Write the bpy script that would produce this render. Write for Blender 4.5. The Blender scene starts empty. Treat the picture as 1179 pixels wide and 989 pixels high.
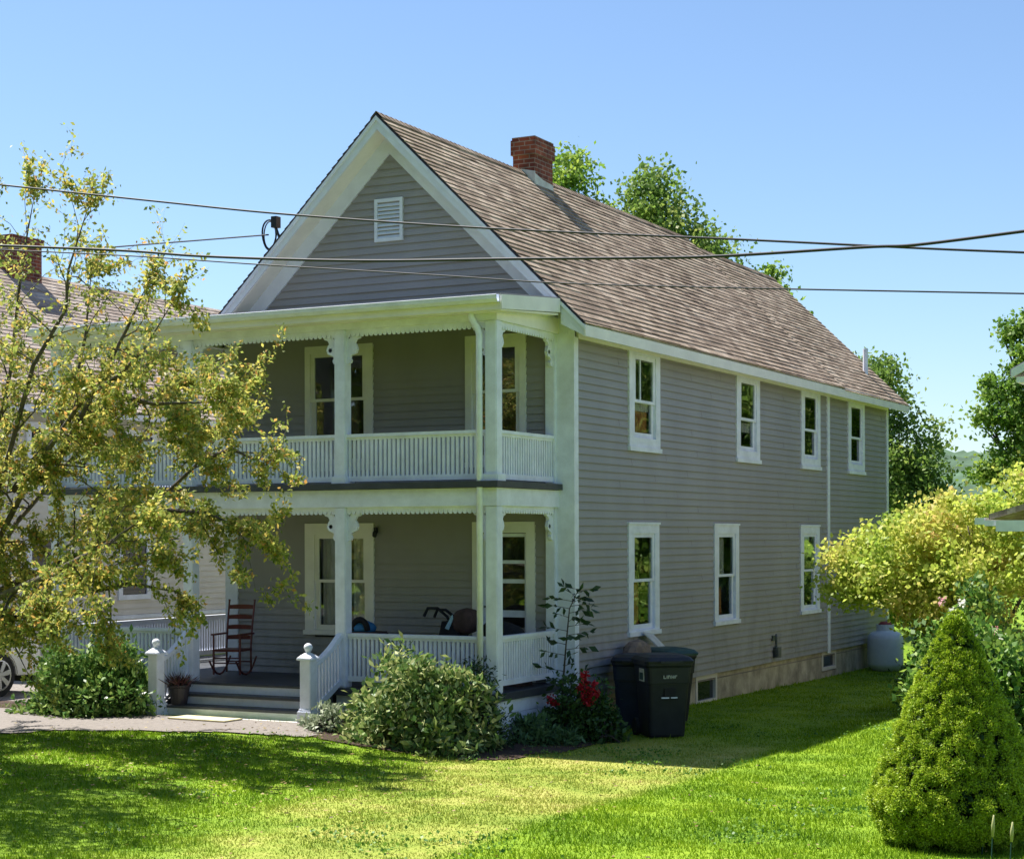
import bpy, bmesh, math, random
import numpy as np
from mathutils import Vector, Matrix

SC = bpy.context.scene
COL = SC.collection
R = math.radians
random.seed(7)

# ------------------------------------------------------------------ camera, world, sun, exposure
cam_d = bpy.data.cameras.new('camera')
cam = bpy.data.objects.new('camera', cam_d)
COL.objects.link(cam)
SC.camera = cam
cam_d.sensor_fit = 'HORIZONTAL'
cam_d.sensor_width = 36.0
cam_d.lens = 2009.02 / 1179.0 * 36.0
cam_d.shift_x = 0.0
cam_d.shift_y = (618.02 - 494.5) / 1179.0
cam_d.clip_start = 0.1
cam_d.clip_end = 3000
YAW, ROLL = 0.4792, -0.0031
fw = Vector((-math.sin(YAW), math.cos(YAW), 0))
rt0 = Vector((math.cos(YAW), math.sin(YAW), 0))
up0 = Vector((0, 0, 1))
rt = rt0 * math.cos(ROLL) + up0 * math.sin(ROLL)
up = up0 * math.cos(ROLL) - rt0 * math.sin(ROLL)
CAMLOC = Vector((10.7043, -22.5064, 3.0))
m = Matrix((rt, up, -fw)).transposed().to_4x4()
m.translation = CAMLOC
cam.matrix_world = m

SUN_TO = Vector((-1.0, 0.12, 1.84)).normalized()
SUN_EL = math.asin(SUN_TO.z)
SUN_AZ = math.atan2(SUN_TO.x, SUN_TO.y)
world = bpy.data.worlds.new('World')
SC.world = world
world.use_nodes = True
wn = world.node_tree
bg = wn.nodes['Background']
sky = wn.nodes.new('ShaderNodeTexSky')
sky.sky_type = 'NISHITA'
sky.sun_disc = False
sky.sun_elevation = SUN_EL
sky.sun_rotation = SUN_AZ % (2 * math.pi)
sky.altitude = 200
sky.air_density = 1.0
sky.dust_density = 0.45
sky.ozone_density = 5.0
wn.links.new(sky.outputs[0], bg.inputs[0])
bg.inputs[1].default_value = 0.082
sun_d = bpy.data.lights.new('sun', 'SUN')
sun_d.energy = 5.0
sun_d.angle = R(0.6)
sun_d.color = (1.0, 0.955, 0.87)
sun = bpy.data.objects.new('sun', sun_d)
COL.objects.link(sun)
sun.rotation_euler = (-SUN_TO).to_track_quat('-Z', 'Y').to_euler()
sun.location = (-20, 0, 40)
SC.view_settings.view_transform = 'Standard'
SC.view_settings.look = 'None'
SC.view_settings.exposure = 1.12
SC.view_settings.gamma = 1.0
SC.view_settings.use_curve_mapping = False
SC.cycles.max_bounces = 8
SC.cycles.transparent_max_bounces = 12
SC.cycles.use_denoising = True

# ------------------------------------------------------------------ helpers
WL = {}          # roots -> world location of their parts' frame


class MB:
    def __init__(self):
        self.v, self.f, self.mi = [], [], []

    def quad(self, a, b, c, d, mi=0):
        n = len(self.v)
        self.v += [tuple(a), tuple(b), tuple(c), tuple(d)]
        self.f.append((n, n + 1, n + 2, n + 3)); self.mi.append(mi)

    def box(self, x0, x1, y0, y1, z0, z1, mi=0):
        n = len(self.v)
        self.v += [(x, y, z) for z in (z0, z1) for y in (y0, y1) for x in (x0, x1)]
        for q in ((0, 2, 3, 1), (4, 5, 7, 6), (0, 1, 5, 4), (2, 6, 7, 3), (0, 4, 6, 2), (1, 3, 7, 5)):
            self.f.append(tuple(n + i for i in q)); self.mi.append(mi)

    def prism(self, pts, vec, mi=0):
        """closed polygon of 3D points pushed along vec"""
        n = len(self.v); k = len(pts)
        vec = Vector(vec)
        self.v += [tuple(p) for p in pts]
        self.v += [tuple(Vector(p) + vec) for p in pts]
        self.f.append(tuple(range(n, n + k))); self.mi.append(mi)
        self.f.append(tuple(range(n + 2 * k - 1, n + k - 1, -1))); self.mi.append(mi)
        for i in range(k):
            j = (i + 1) % k
            self.f.append((n + j, n + i, n + k + i, n + k + j)); self.mi.append(mi)

    def bar(self, p, q, w, h, mi=0, upv=(0, 0, 1)):
        p, q = Vector(p), Vector(q)
        d = (q - p).normalized()
        s = d.cross(Vector(upv))
        if s.length < 1e-4: s = d.cross(Vector((0, 1, 0)))
        s.normalize(); u = s.cross(d)
        pts = [p + s * a * w / 2 + u * b * h / 2 for a, b in ((-1, -1), (1, -1), (1, 1), (-1, 1))]
        self.prism(pts, q - p, mi)

    def tube(self, pts, radii, n=8, mi=0, cap=True):
        pts = [Vector(p) for p in pts]
        if not hasattr(radii, '__len__'): radii = [radii] * len(pts)
        base = len(self.v); k = len(pts)
        prev = None
        for i, p in enumerate(pts):
            d = (pts[min(i + 1, k - 1)] - pts[max(i - 1, 0)]).normalized()
            if prev is None:
                s = d.cross(Vector((0, 0, 1)))
                if s.length < 1e-3: s = d.cross(Vector((0, 1, 0)))
            else:
                s = prev - d * prev.dot(d)
                if s.length < 1e-4: s = d.cross(Vector((0.3, 1, 0)))
            s.normalize(); prev = s
            u = d.cross(s)
            for j in range(n):
                a = 2 * math.pi * j / n
                self.v.append(tuple(p + (s * math.cos(a) + u * math.sin(a)) * radii[i]))
        for i in range(k - 1):
            for j in range(n):
                a, b = base + i * n + j, base + i * n + (j + 1) % n
                self.f.append((a, b, b + n, a + n)); self.mi.append(mi)
        if cap:
            self.f.append(tuple(range(base + n - 1, base - 1, -1))); self.mi.append(mi)
            self.f.append(tuple(range(base + (k - 1) * n, base + k * n))); self.mi.append(mi)

    def lathe(self, c, prof, n=20, mi=0):
        """profile of (r, z) turned round the vertical through c"""
        base = len(self.v); k = len(prof)
        for r, z in prof:
            for j in range(n):
                a = 2 * math.pi * j / n
                self.v.append((c[0] + r * math.cos(a), c[1] + r * math.sin(a), c[2] + z))
        for i in range(k - 1):
            for j in range(n):
                a, b = base + i * n + j, base + i * n + (j + 1) % n
                self.f.append((a, b, b + n, a + n)); self.mi.append(mi)
        self.f.append(tuple(range(base + n - 1, base - 1, -1))); self.mi.append(mi)
        self.f.append(tuple(range(base + (k - 1) * n, base + k * n))); self.mi.append(mi)

    def loft(self, rings, mi=0, cap=True):
        base = len(self.v); n = len(rings[0]); k = len(rings)
        for r in rings: self.v += [tuple(p) for p in r]
        for i in range(k - 1):
            for j in range(n):
                a, b = base + i * n + j, base + i * n + (j + 1) % n
                self.f.append((a, b, b + n, a + n)); self.mi.append(mi)
        if cap:
            self.f.append(tuple(range(base + n - 1, base - 1, -1))); self.mi.append(mi)
            self.f.append(tuple(range(base + (k - 1) * n, base + k * n))); self.mi.append(mi)

    def build(self, name, mats, parent=None, smooth=False, bevel=0, recalc=True):
        me = bpy.data.meshes.new(name)
        me.from_pydata(self.v, [], self.f)
        if not isinstance(mats, (list, tuple)): mats = [mats]
        for mm in mats: me.materials.append(mm)
        me.polygons.foreach_set('material_index', self.mi)
        if recalc or bevel:
            b = bmesh.new(); b.from_mesh(me)
            bmesh.ops.recalc_face_normals(b, faces=b.faces)
            if bevel:
                es = [e for e in b.edges if len(e.link_faces) == 2 and e.calc_face_angle(0) > 0.6]
                bmesh.ops.bevel(b, geom=es, offset=bevel, segments=2, affect='EDGES', clamp_overlap=True)
            b.to_mesh(me); b.free()
        if smooth:
            me.polygons.foreach_set('use_smooth', [True] * len(me.polygons))
        me.update()
        return link(name, me, parent)


def link(name, me, parent):
    o = bpy.data.objects.new(name, me)
    COL.objects.link(o)
    if parent is not None:
        o.parent = parent
        if parent in WL: o.location = -WL[parent]
    return o


def np_mesh(name, V, F, mat, parent=None, smooth=False):
    """V (n,3), F (m,k) with fixed k"""
    me = bpy.data.meshes.new(name)
    V = np.asarray(V, np.float32); F = np.asarray(F, np.int32)
    m_, k = F.shape
    me.vertices.add(len(V)); me.vertices.foreach_set('co', V.ravel())
    me.loops.add(m_ * k); me.loops.foreach_set('vertex_index', F.ravel())
    me.polygons.add(m_)
    me.polygons.foreach_set('loop_start', np.arange(0, m_ * k, k, dtype=np.int32))
    me.polygons.foreach_set('loop_total', np.full(m_, k, np.int32))
    if smooth: me.polygons.foreach_set('use_smooth', np.ones(m_, bool))
    me.update(calc_edges=True)
    me.validate()
    for mm in (mat if isinstance(mat, (list, tuple)) else [mat]): me.materials.append(mm)
    return link(name, me, parent)


def tag(o, label=None, cat=None, group=None, kind=None):
    if label: o['label'] = label
    if cat: o['category'] = cat
    if group: o['group'] = group
    if kind: o['kind'] = kind
    return o


def thing(name, label, cat, loc, group=None, rotz=None):
    o = bpy.data.objects.new(name, None)
    COL.objects.link(o)
    o.empty_display_size = 0.2
    o.location = loc
    if rotz is None: WL[o] = Vector(loc)          # parts built in world coordinates
    else: o.rotation_euler = (0, 0, rotz)         # parts built in local coordinates
    return tag(o, label, cat, group)


# ------------------------------------------------------------------ materials
def nodes(name):
    mt = bpy.data.materials.new(name); mt.use_nodes = True
    nt = mt.node_tree
    return mt, nt, nt.nodes['Principled BSDF']


def ramp(nt, stops):
    r = nt.nodes.new('ShaderNodeValToRGB')
    e = r.color_ramp.elements
    while len(e) < len(stops): e.new(0.5)
    for el, (p, c) in zip(e, stops):
        el.position = p; el.color = (*c, 1)
    return r


def M(name, base, rough=0.6, var=0.15, scale=3.0, bump=0.0, bscale=40, spec=0.4, metal=0.0, stretch=(1, 1, 1), detail=5, alt=None):
    mt, nt, p = nodes(name)
    L = nt.links.new
    tc = nt.nodes.new('ShaderNodeTexCoord')
    mp = nt.nodes.new('ShaderNodeMapping'); mp.inputs['Scale'].default_value = stretch
    L(tc.outputs['Object'], mp.inputs[0])
    nz = nt.nodes.new('ShaderNodeTexNoise'); nz.inputs['Scale'].default_value = scale; nz.inputs['Detail'].default_value = detail
    nz.inputs['Roughness'].default_value = 0.65
    L(mp.outputs[0], nz.inputs['Vector'])
    hi = alt if alt else tuple(min(1, c * (1 + var)) for c in base)
    lo = tuple(c * (1 - var) for c in base)
    r = ramp(nt, [(0.3, lo), (0.7, hi)])
    L(nz.outputs[0], r.inputs[0]); L(r.outputs[0], p.inputs['Base Color'])
    p.inputs['Roughness'].default_value = rough
    p.inputs['Specular IOR Level'].default_value = spec
    p.inputs['Metallic'].default_value = metal
    if bump:
        n2 = nt.nodes.new('ShaderNodeTexNoise'); n2.inputs['Scale'].default_value = bscale; n2.inputs['Detail'].default_value = 4
        L(mp.outputs[0], n2.inputs['Vector'])
        b = nt.nodes.new('ShaderNodeBump'); b.inputs['Strength'].default_value = bump; b.inputs['Distance'].default_value = 0.02
        L(n2.outputs[0], b.inputs['Height']); L(b.outputs[0], p.inputs['Normal'])
    return mt


def leafmat(name, stops, trans=0.35, patch=0.0, pscale=0.6, rough=0.5):
    mt, nt, p = nodes(name)
    L = nt.links.new
    g = nt.nodes.new('ShaderNodeNewGeometry')
    r = ramp(nt, stops)
    fac = g.outputs['Random Per Island']
    if patch:
        tc = nt.nodes.new('ShaderNodeTexCoord')
        nz = nt.nodes.new('ShaderNodeTexNoise'); nz.inputs['Scale'].default_value = pscale; nz.inputs['Detail'].default_value = 2
        L(tc.outputs['Object'], nz.inputs['Vector'])
        mr = nt.nodes.new('ShaderNodeMapRange'); mr.inputs[1].default_value = 0.3; mr.inputs[2].default_value = 0.7
        L(nz.outputs[0], mr.inputs[0])
        mx = nt.nodes.new('ShaderNodeMix'); mx.data_type = 'FLOAT'; mx.inputs[0].default_value = patch
        L(fac, mx.inputs[2]); L(mr.outputs[0], mx.inputs[3]); fac = mx.outputs[0]
    L(fac, r.inputs[0])
    L(r.outputs[0], p.inputs['Base Color'])
    p.inputs['Roughness'].default_value = rough
    p.inputs['Specular IOR Level'].default_value = 0.35
    tr = nt.nodes.new('ShaderNodeBsdfTranslucent')
    L(r.outputs[0], tr.inputs[0])
    ms = nt.nodes.new('ShaderNodeMixShader'); ms.inputs[0].default_value = trans
    L(p.outputs[0], ms.inputs[1]); L(tr.outputs[0], ms.inputs[2])
    L(ms.outputs[0], nt.nodes['Material Output'].inputs[0])
    return mt


def shingle_mat(name, c1, c2, c3, row=0.135, wid=0.3, pitch=1.393):
    mt, nt, p = nodes(name)
    L = nt.links.new
    tc = nt.nodes.new('ShaderNodeTexCoord')
    sp = nt.nodes.new('ShaderNodeSeparateXYZ'); L(tc.outputs['Object'], sp.inputs[0])
    ab = nt.nodes.new('ShaderNodeMath'); ab.operation = 'ABSOLUTE'; L(sp.outputs[0], ab.inputs[0])
    mu = nt.nodes.new('ShaderNodeMath'); mu.operation = 'MULTIPLY'; mu.inputs[1].default_value = pitch; L(ab.outputs[0], mu.inputs[0])
    cb = nt.nodes.new('ShaderNodeCombineXYZ'); L(sp.outputs[1], cb.inputs[0]); L(mu.outputs[0], cb.inputs[1])
    br = nt.nodes.new('ShaderNodeTexBrick')
    br.inputs['Scale'].default_value = 1.0; br.inputs['Mortar Size'].default_value = 0.004
    br.inputs['Brick Width'].default_value = wid; br.inputs['Row Height'].default_value = row
    br.inputs['Color1'].default_value = (0, 0, 0, 1); br.inputs['Color2'].default_value = (1, 1, 1, 1)
    br.inputs['Mortar'].default_value = (0.0, 0.0, 0.0, 1)
    L(cb.outputs[0], br.inputs['Vector'])
    nz = nt.nodes.new('ShaderNodeTexNoise'); nz.inputs['Scale'].default_value = 1.3; nz.inputs['Detail'].default_value = 8; nz.inputs['Roughness'].default_value = 0.75
    L(tc.outputs['Object'], nz.inputs['Vector'])
    n3 = nt.nodes.new('ShaderNodeTexNoise'); n3.inputs['Scale'].default_value = 9; n3.inputs['Detail'].default_value = 5
    L(tc.outputs['Object'], n3.inputs['Vector'])
    a = nt.nodes.new('ShaderNodeMath'); a.operation = 'MULTIPLY_ADD'; a.inputs[1].default_value = 0.55
    L(br.outputs['Color'], a.inputs[0])
    s2 = nt.nodes.new('ShaderNodeMath'); s2.operation = 'MULTIPLY_ADD'; s2.inputs[1].default_value = 0.8; s2.inputs[2].default_value = -0.17
    L(nz.outputs[0], s2.inputs[0]); L(s2.outputs[0], a.inputs[2])
    r = ramp(nt, [(0.12, c1), (0.5, c2), (0.85, c3)])
    L(a.outputs[0], r.inputs[0])
    mx = nt.nodes.new('ShaderNodeMix'); mx.data_type = 'RGBA'; mx.blend_type = 'MULTIPLY'; mx.inputs[0].default_value = 0.6
    r2 = ramp(nt, [(0.3, (0.6, 0.58, 0.56)), (0.65, (1.15, 1.15, 1.15))])
    L(n3.outputs[0], r2.inputs[0]); L(r.outputs[0], mx.inputs[6]); L(r2.outputs[0], mx.inputs[7])
    L(mx.outputs[2], p.inputs['Base Color'])
    p.inputs['Roughness'].default_value = 0.9; p.inputs['Specular IOR Level'].default_value = 0.2
    n4 = nt.nodes.new('ShaderNodeTexNoise'); n4.inputs['Scale'].default_value = 60
    L(tc.outputs['Object'], n4.inputs['Vector'])
    b = nt.nodes.new('ShaderNodeBump'); b.inputs['Strength'].default_value = 0.5; b.inputs['Distance'].default_value = 0.02
    L(n4.outputs[0], b.inputs['Height']); L(b.outputs[0], p.inputs['Normal'])
    return mt


def brick_mat(name, swap=False):
    mt, nt, p = nodes(name)
    L = nt.links.new
    tc = nt.nodes.new('ShaderNodeTexCoord')
    sp = nt.nodes.new('ShaderNodeSeparateXYZ'); L(tc.outputs['Object'], sp.inputs[0])
    ad = nt.nodes.new('ShaderNodeMath'); ad.operation = 'ADD'; L(sp.outputs[0], ad.inputs[0]); L(sp.outputs[1], ad.inputs[1])
    cb = nt.nodes.new('ShaderNodeCombineXYZ'); L(ad.outputs[0], cb.inputs[0]); L(sp.outputs[2], cb.inputs[1])
    br = nt.nodes.new('ShaderNodeTexBrick')
    br.inputs['Scale'].default_value = 1.0; br.inputs['Mortar Size'].default_value = 0.008
    br.inputs['Brick Width'].default_value = 0.21; br.inputs['Row Height'].default_value = 0.075
    br.inputs['Color1'].default_value = (0.30, 0.075, 0.035, 1); br.inputs['Color2'].default_value = (0.14, 0.03, 0.018, 1)
    br.inputs['Mortar'].default_value = (0.30, 0.22, 0.18, 1)
    L(cb.outputs[0], br.inputs['Vector'])
    nz = nt.nodes.new('ShaderNodeTexNoise'); nz.inputs['Scale'].default_value = 5; nz.inputs['Detail'].default_value = 6
    L(tc.outputs['Object'], nz.inputs['Vector'])
    r2 = ramp(nt, [(0.35, (0.5, 0.48, 0.5)), (0.65, (1.15, 1.1, 1.05))]); L(nz.outputs[0], r2.inputs[0])
    mx = nt.nodes.new('ShaderNodeMix'); mx.data_type = 'RGBA'; mx.blend_type = 'MULTIPLY'; mx.inputs[0].default_value = 0.8
    L(br.outputs['Color'], mx.inputs[6]); L(r2.outputs[0], mx.inputs[7]); L(mx.outputs[2], p.inputs['Base Color'])
    p.inputs['Roughness'].default_value = 0.9
    b = nt.nodes.new('ShaderNodeBump'); b.inputs['Strength'].default_value = 0.6; b.inputs['Distance'].default_value = 0.01
    b.invert = True
    L(br.outputs['Fac'], b.inputs['Height']); L(b.outputs[0], p.inputs['Normal'])
    return mt


def glass_mat(name, tint=(0.86, 0.88, 0.88), see=0.55):
    """window glass: mirror by angle, else a tinted view of the room"""
    mt, nt, p = nodes(name)
    L = nt.links.new
    nt.nodes.remove(p)
    gl = nt.nodes.new('ShaderNodeBsdfGlossy'); gl.inputs['Roughness'].default_value = 0.02; gl.inputs['Color'].default_value = (0.9, 0.93, 0.95, 1)
    tr = nt.nodes.new('ShaderNodeBsdfTransparent'); tr.inputs[0].default_value = (*tint, 1)
    lw = nt.nodes.new('ShaderNodeLayerWeight'); lw.inputs[0].default_value = 0.5
    pw = nt.nodes.new('ShaderNodeMath'); pw.operation = 'POWER'; pw.inputs[1].default_value = 4.0
    L(lw.outputs['Facing'], pw.inputs[0])
    mr = nt.nodes.new('ShaderNodeMath'); mr.operation = 'MULTIPLY_ADD'; mr.inputs[1].default_value = 0.95; mr.inputs[2].default_value = 0.09; mr.use_clamp = True
    L(pw.outputs[0], mr.inputs[0])
    tc = nt.nodes.new('ShaderNodeTexCoord')
    nz = nt.nodes.new('ShaderNodeTexNoise'); nz.inputs['Scale'].default_value = 1.4; nz.inputs['Detail'].default_value = 1
    L(tc.outputs['Object'], nz.inputs['Vector'])
    b = nt.nodes.new('ShaderNodeBump'); b.inputs['Strength'].default_value = 0.12; b.inputs['Distance'].default_value = 0.05
    L(nz.outputs[0], b.inputs['Height']); L(b.outputs[0], gl.inputs['Normal'])
    ms = nt.nodes.new('ShaderNodeMixShader')
    L(mr.outputs[0], ms.inputs[0]); L(tr.outputs[0], ms.inputs[1]); L(gl.outputs[0], ms.inputs[2])
    L(ms.outputs[0], nt.nodes['Material Output'].inputs[0])
    return mt


MT = {}
MT['siding'] = M('grey_vinyl', (0.315, 0.298, 0.302), 0.5, 0.10, 0.7, 0.08, 12, 0.35, stretch=(1, 1, 0.6))
def stain(mt, zlo, zhi, col, amount):
    nt = mt.node_tree; L = nt.links.new; p = nt.nodes['Principled BSDF']
    src = p.inputs['Base Color'].links[0].from_socket
    tc = nt.nodes.new('ShaderNodeTexCoord'); sp = nt.nodes.new('ShaderNodeSeparateXYZ'); L(tc.outputs['Object'], sp.inputs[0])
    mr = nt.nodes.new('ShaderNodeMapRange'); mr.inputs[1].default_value = zhi; mr.inputs[2].default_value = zlo; L(sp.outputs[2], mr.inputs[0])
    mp = nt.nodes.new('ShaderNodeMapping'); mp.inputs['Scale'].default_value = (2.2, 2.2, 0.9); L(tc.outputs['Object'], mp.inputs[0])
    nz = nt.nodes.new('ShaderNodeTexNoise'); nz.inputs['Scale'].default_value = 1.6; nz.inputs['Detail'].default_value = 7; nz.inputs['Roughness'].default_value = 0.7; L(mp.outputs[0], nz.inputs['Vector'])
    r = ramp(nt, [(0.45, (0, 0, 0)), (0.68, (1, 1, 1))]); L(nz.outputs[0], r.inputs[0])
    mu = nt.nodes.new('ShaderNodeMath'); mu.operation = 'MULTIPLY'; L(mr.outputs[0], mu.inputs[0]); L(r.outputs[0], mu.inputs[1])
    m2 = nt.nodes.new('ShaderNodeMath'); m2.operation = 'MULTIPLY'; m2.inputs[1].default_value = amount; L(mu.outputs[0], m2.inputs[0])
    mx = nt.nodes.new('ShaderNodeMix'); mx.data_type = 'RGBA'; mx.inputs[7].default_value = (*col, 1)
    L(m2.outputs[0], mx.inputs[0]); L(src, mx.inputs[6]); L(mx.outputs[2], p.inputs['Base Color'])


stain(MT['siding'], 0.7, 2.6, (0.15, 0.16, 0.13), 0.55)
MT['white'] = M('white_paint', (0.725, 0.755, 0.855), 0.45, 0.12, 4.0, 0.04, 30, 0.4)
MT['cream'] = M('cream_paint', (0.78, 0.755, 0.71), 0.5, 0.08, 2.5, 0.04, 30, 0.4)
MT['deck'] = M('deck_paint', (0.055, 0.06, 0.072), 0.5, 0.25, 3, 0.1, 20, 0.35)
MT['concrete'] = M('foundation', (0.40, 0.35, 0.27), 0.9, 0.45, 2.2, 0.6, 14, 0.2)
stain(MT['concrete'], 0.0, 0.8, (0.10, 0.10, 0.07), 0.7)
MT['brick'] = brick_mat('chimney_brick')
MT['flash'] = M('flashing', (0.52, 0.52, 0.48), 0.6, 0.25, 6, 0.1)
MT['roof'] = shingle_mat('weathered_shingle', (0.145, 0.104, 0.076), (0.31, 0.235, 0.172), (0.46, 0.37, 0.285))
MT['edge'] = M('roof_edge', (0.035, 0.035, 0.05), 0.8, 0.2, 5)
MT['roofmetal'] = M('porch_roofing', (0.20, 0.20, 0.21), 0.7, 0.2, 3)
MT['glass'] = glass_mat('window_glass')
MT['screen'] = glass_mat('screened_glass', (0.2, 0.22, 0.25))
MT['room'] = M('room_wall', (0.22, 0.19, 0.17), 0.9, 0.4, 1.2)
MT['curtain'] = M('curtain_cloth', (0.62, 0.60, 0.52), 0.9, 0.3, 9, stretch=(1, 6, 0.5))
MT['rust_curtain'] = M('rust_cloth', (0.62, 0.16, 0.05), 0.9, 0.5, 4, alt=(0.75, 0.36, 0.10))
MT['screenblind'] = M('grey_shade', (0.16, 0.18, 0.20), 0.9, 0.15, 2)
MT['dark'] = M('black_plastic', (0.012, 0.014, 0.023), 0.5, 0.35, 5, 0.05, 30, alt=(0.018, 0.020, 0.028))
MT['navy'] = M('navy_plastic', (0.016, 0.024, 0.05), 0.5, 0.25, 5)
MT['greenlid'] = M('green_plastic', (0.015, 0.055, 0.05), 0.5, 0.25, 5)
MT['wire'] = M('cable_sheath', (0.012, 0.016, 0.03), 0.6, 0.1, 5)
MT['bark'] = M('bark', (0.06, 0.048, 0.04), 0.9, 0.45, 8, 0.6, 25)
MT['bark_grey'] = M('bark_grey', (0.10, 0.085, 0.075), 0.9, 0.45, 8, 0.6, 25)
MT['chair'] = M('maroon_wood', (0.12, 0.026, 0.022), 0.45, 0.3, 9)
MT['pot'] = M('dark_pot', (0.03, 0.025, 0.03), 0.6, 0.3, 6)
MT['tank'] = M('tank_paint', (0.66, 0.70, 0.74), 0.45, 0.10, 3, 0.03)
MT['redcap'] = M('red_paint', (0.30, 0.06, 0.05), 0.6, 0.2, 6)
MT['soil'] = M('mulch', (0.055, 0.032, 0.024), 0.95, 0.5, 25, 0.8, 60)
MT['path'] = M('gravel_path', (0.215, 0.19, 0.175), 0.95, 0.22, 14, 0.5, 90)
MT['asphalt'] = M('asphalt', (0.055, 0.055, 0.058), 0.9, 0.25, 6, 0.5, 120)
MT['tan'] = M('tan_siding', (0.62, 0.58, 0.53), 0.6, 0.08, 1.5)
MT['beige'] = M('beige_boards', (0.62, 0.57, 0.50), 0.7, 0.1, 2)
MT['nroof'] = shingle_mat('neighbour_shingle', (0.22, 0.17, 0.14), (0.38, 0.31, 0.26), (0.52, 0.45, 0.39), 0.14, 0.33, 1.29)
MT['carpaint'] = M('white_car_paint', (0.68, 0.66, 0.62), 0.25, 0.03, 1, spec=0.6)
MT['rubber'] = M('rubber', (0.018, 0.018, 0.018), 0.85, 0.2, 8)
MT['alloy'] = M('alloy', (0.55, 0.54, 0.52), 0.35, 0.05, 4, metal=0.7)
MT['carglass'] = M('car_glass', (0.015, 0.018, 0.02), 0.05, 0.1, 2, spec=0.8)
MT['lampglass'] = M('lamp_glass', (0.75, 0.76, 0.78), 0.1, 0.05, 6, spec=0.8)
MT['blue'] = M('blue_fabric', (0.03, 0.16, 0.36), 0.8, 0.2, 8)
MT['paleblue'] = M('pale_blue_strap', (0.32, 0.5, 0.6), 0.7, 0.2, 8)
MT['brownfab'] = M('brown_fabric', (0.07, 0.04, 0.035), 0.9, 0.3, 10)
MT['blackfab'] = M('black_fabric', (0.012, 0.012, 0.016), 0.9, 0.3, 10)
MT['kraft'] = M('kraft_paper', (0.24, 0.17, 0.12), 0.9, 0.3, 8, 0.3, 20)
MT['card'] = M('white_card', (0.55, 0.54, 0.50), 0.8, 0.15, 8)
MT['mat_y'] = M('straw_mat', (0.62, 0.55, 0.33), 0.9, 0.15, 20, 0.3, 80)
MT['steel'] = M('grey_steel', (0.11, 0.12, 0.12), 0.5, 0.3, 8, metal=0.3)
MT['louver'] = M('louver_paint', (0.68, 0.72, 0.81), 0.5, 0.08, 3)

LEAF = {}
LEAF['apple'] = leafmat('apple_leaf', [(0.0, (0.13, 0.19, 0.04)), (0.35, (0.30, 0.36, 0.08)), (0.7, (0.52, 0.50, 0.12)), (0.93, (0.62, 0.48, 0.12)), (1.0, (0.66, 0.32, 0.10))], 0.55)
LEAF['maple'] = leafmat('maple_leaf', [(0.0, (0.20, 0.36, 0.05)), (0.45, (0.46, 0.55, 0.09)), (0.8, (0.66, 0.60, 0.17)), (1.0, (0.72, 0.46, 0.24))], 0.55, 0.6, 0.9)
LEAF['far'] = leafmat('far_leaf', [(0.0, (0.06, 0.14, 0.02)), (0.5, (0.19, 0.32, 0.045)), (1.0, (0.40, 0.47, 0.08))], 0.5, 0.5, 0.5)
LEAF['fardark'] = leafmat('dark_leaf', [(0.0, (0.07, 0.14, 0.03)), (0.6, (0.20, 0.31, 0.06)), (1.0, (0.42, 0.43, 0.11))], 0.5, 0.5, 0.5)
LEAF['spruce'] = leafmat('spruce_needle', [(0.0, (0.13, 0.25, 0.016)), (0.5, (0.33, 0.45, 0.028)), (1.0, (0.56, 0.64, 0.06))], 0.28, 0.35, 3.5)
LEAF['shrub'] = leafmat('shrub_leaf', [(0.0, (0.04, 0.10, 0.025)), (0.4, (0.15, 0.25, 0.07)), (0.75, (0.36, 0.42, 0.14)), (1.0, (0.50, 0.50, 0.24))], 0.3)
LEAF['shrubl'] = leafmat('glossy_leaf', [(0.0, (0.04, 0.11, 0.025)), (0.5, (0.13, 0.25, 0.05)), (1.0, (0.32, 0.42, 0.10))], 0.3, rough=0.35)
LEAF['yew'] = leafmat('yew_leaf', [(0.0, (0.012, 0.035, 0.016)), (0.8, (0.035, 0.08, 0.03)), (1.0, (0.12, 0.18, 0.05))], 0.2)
LEAF['silver'] = leafmat('silver_leaf', [(0.0, (0.16, 0.22, 0.12)), (1.0, (0.48, 0.52, 0.38))], 0.25)
LEAF['weed'] = leafmat('weed_leaf', [(0.0, (0.015, 0.04, 0.02)), (1.0, (0.05, 0.10, 0.035))], 0.25)
LEAF['hosta'] = leafmat('fern_leaf', [(0.0, (0.05, 0.12, 0.045)), (1.0, (0.16, 0.27, 0.10))], 0.3)
LEAF['rose'] = leafmat('rose_leaf', [(0.0, (0.02, 0.06, 0.018)), (1.0, (0.08, 0.16, 0.035))], 0.3)
LEAF['hyd'] = leafmat('bush_leaf', [(0.0, (0.04, 0.11, 0.025)), (0.6, (0.14, 0.27, 0.045)), (1.0, (0.36, 0.48, 0.09))], 0.4)
LEAF['redpetal'] = leafmat('red_petal', [(0.0, (0.16, 0.004, 0.012)), (0.5, (0.42, 0.010, 0.025)), (1.0, (0.70, 0.05, 0.08))], 0.3)
LEAF['pinkpetal'] = leafmat('pink_petal', [(0.0, (0.70, 0.25, 0.32)), (1.0, (0.85, 0.65, 0.68))], 0.3)
LEAF['whitepetal'] = leafmat('white_petal', [(0.0, (0.75, 0.75, 0.70)), (1.0, (0.85, 0.85, 0.8))], 0.3)
LEAF['palespike'] = leafmat('pale_spike', [(0.0, (0.40, 0.42, 0.18)), (1.0, (0.55, 0.55, 0.28))], 0.3)


# ------------------------------------------------------------------ terrain
def sstep(a, b, x):
    t = np.clip((x - a) / (b - a), 0, 1)
    return t * t * (3 - 2 * t)


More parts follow.
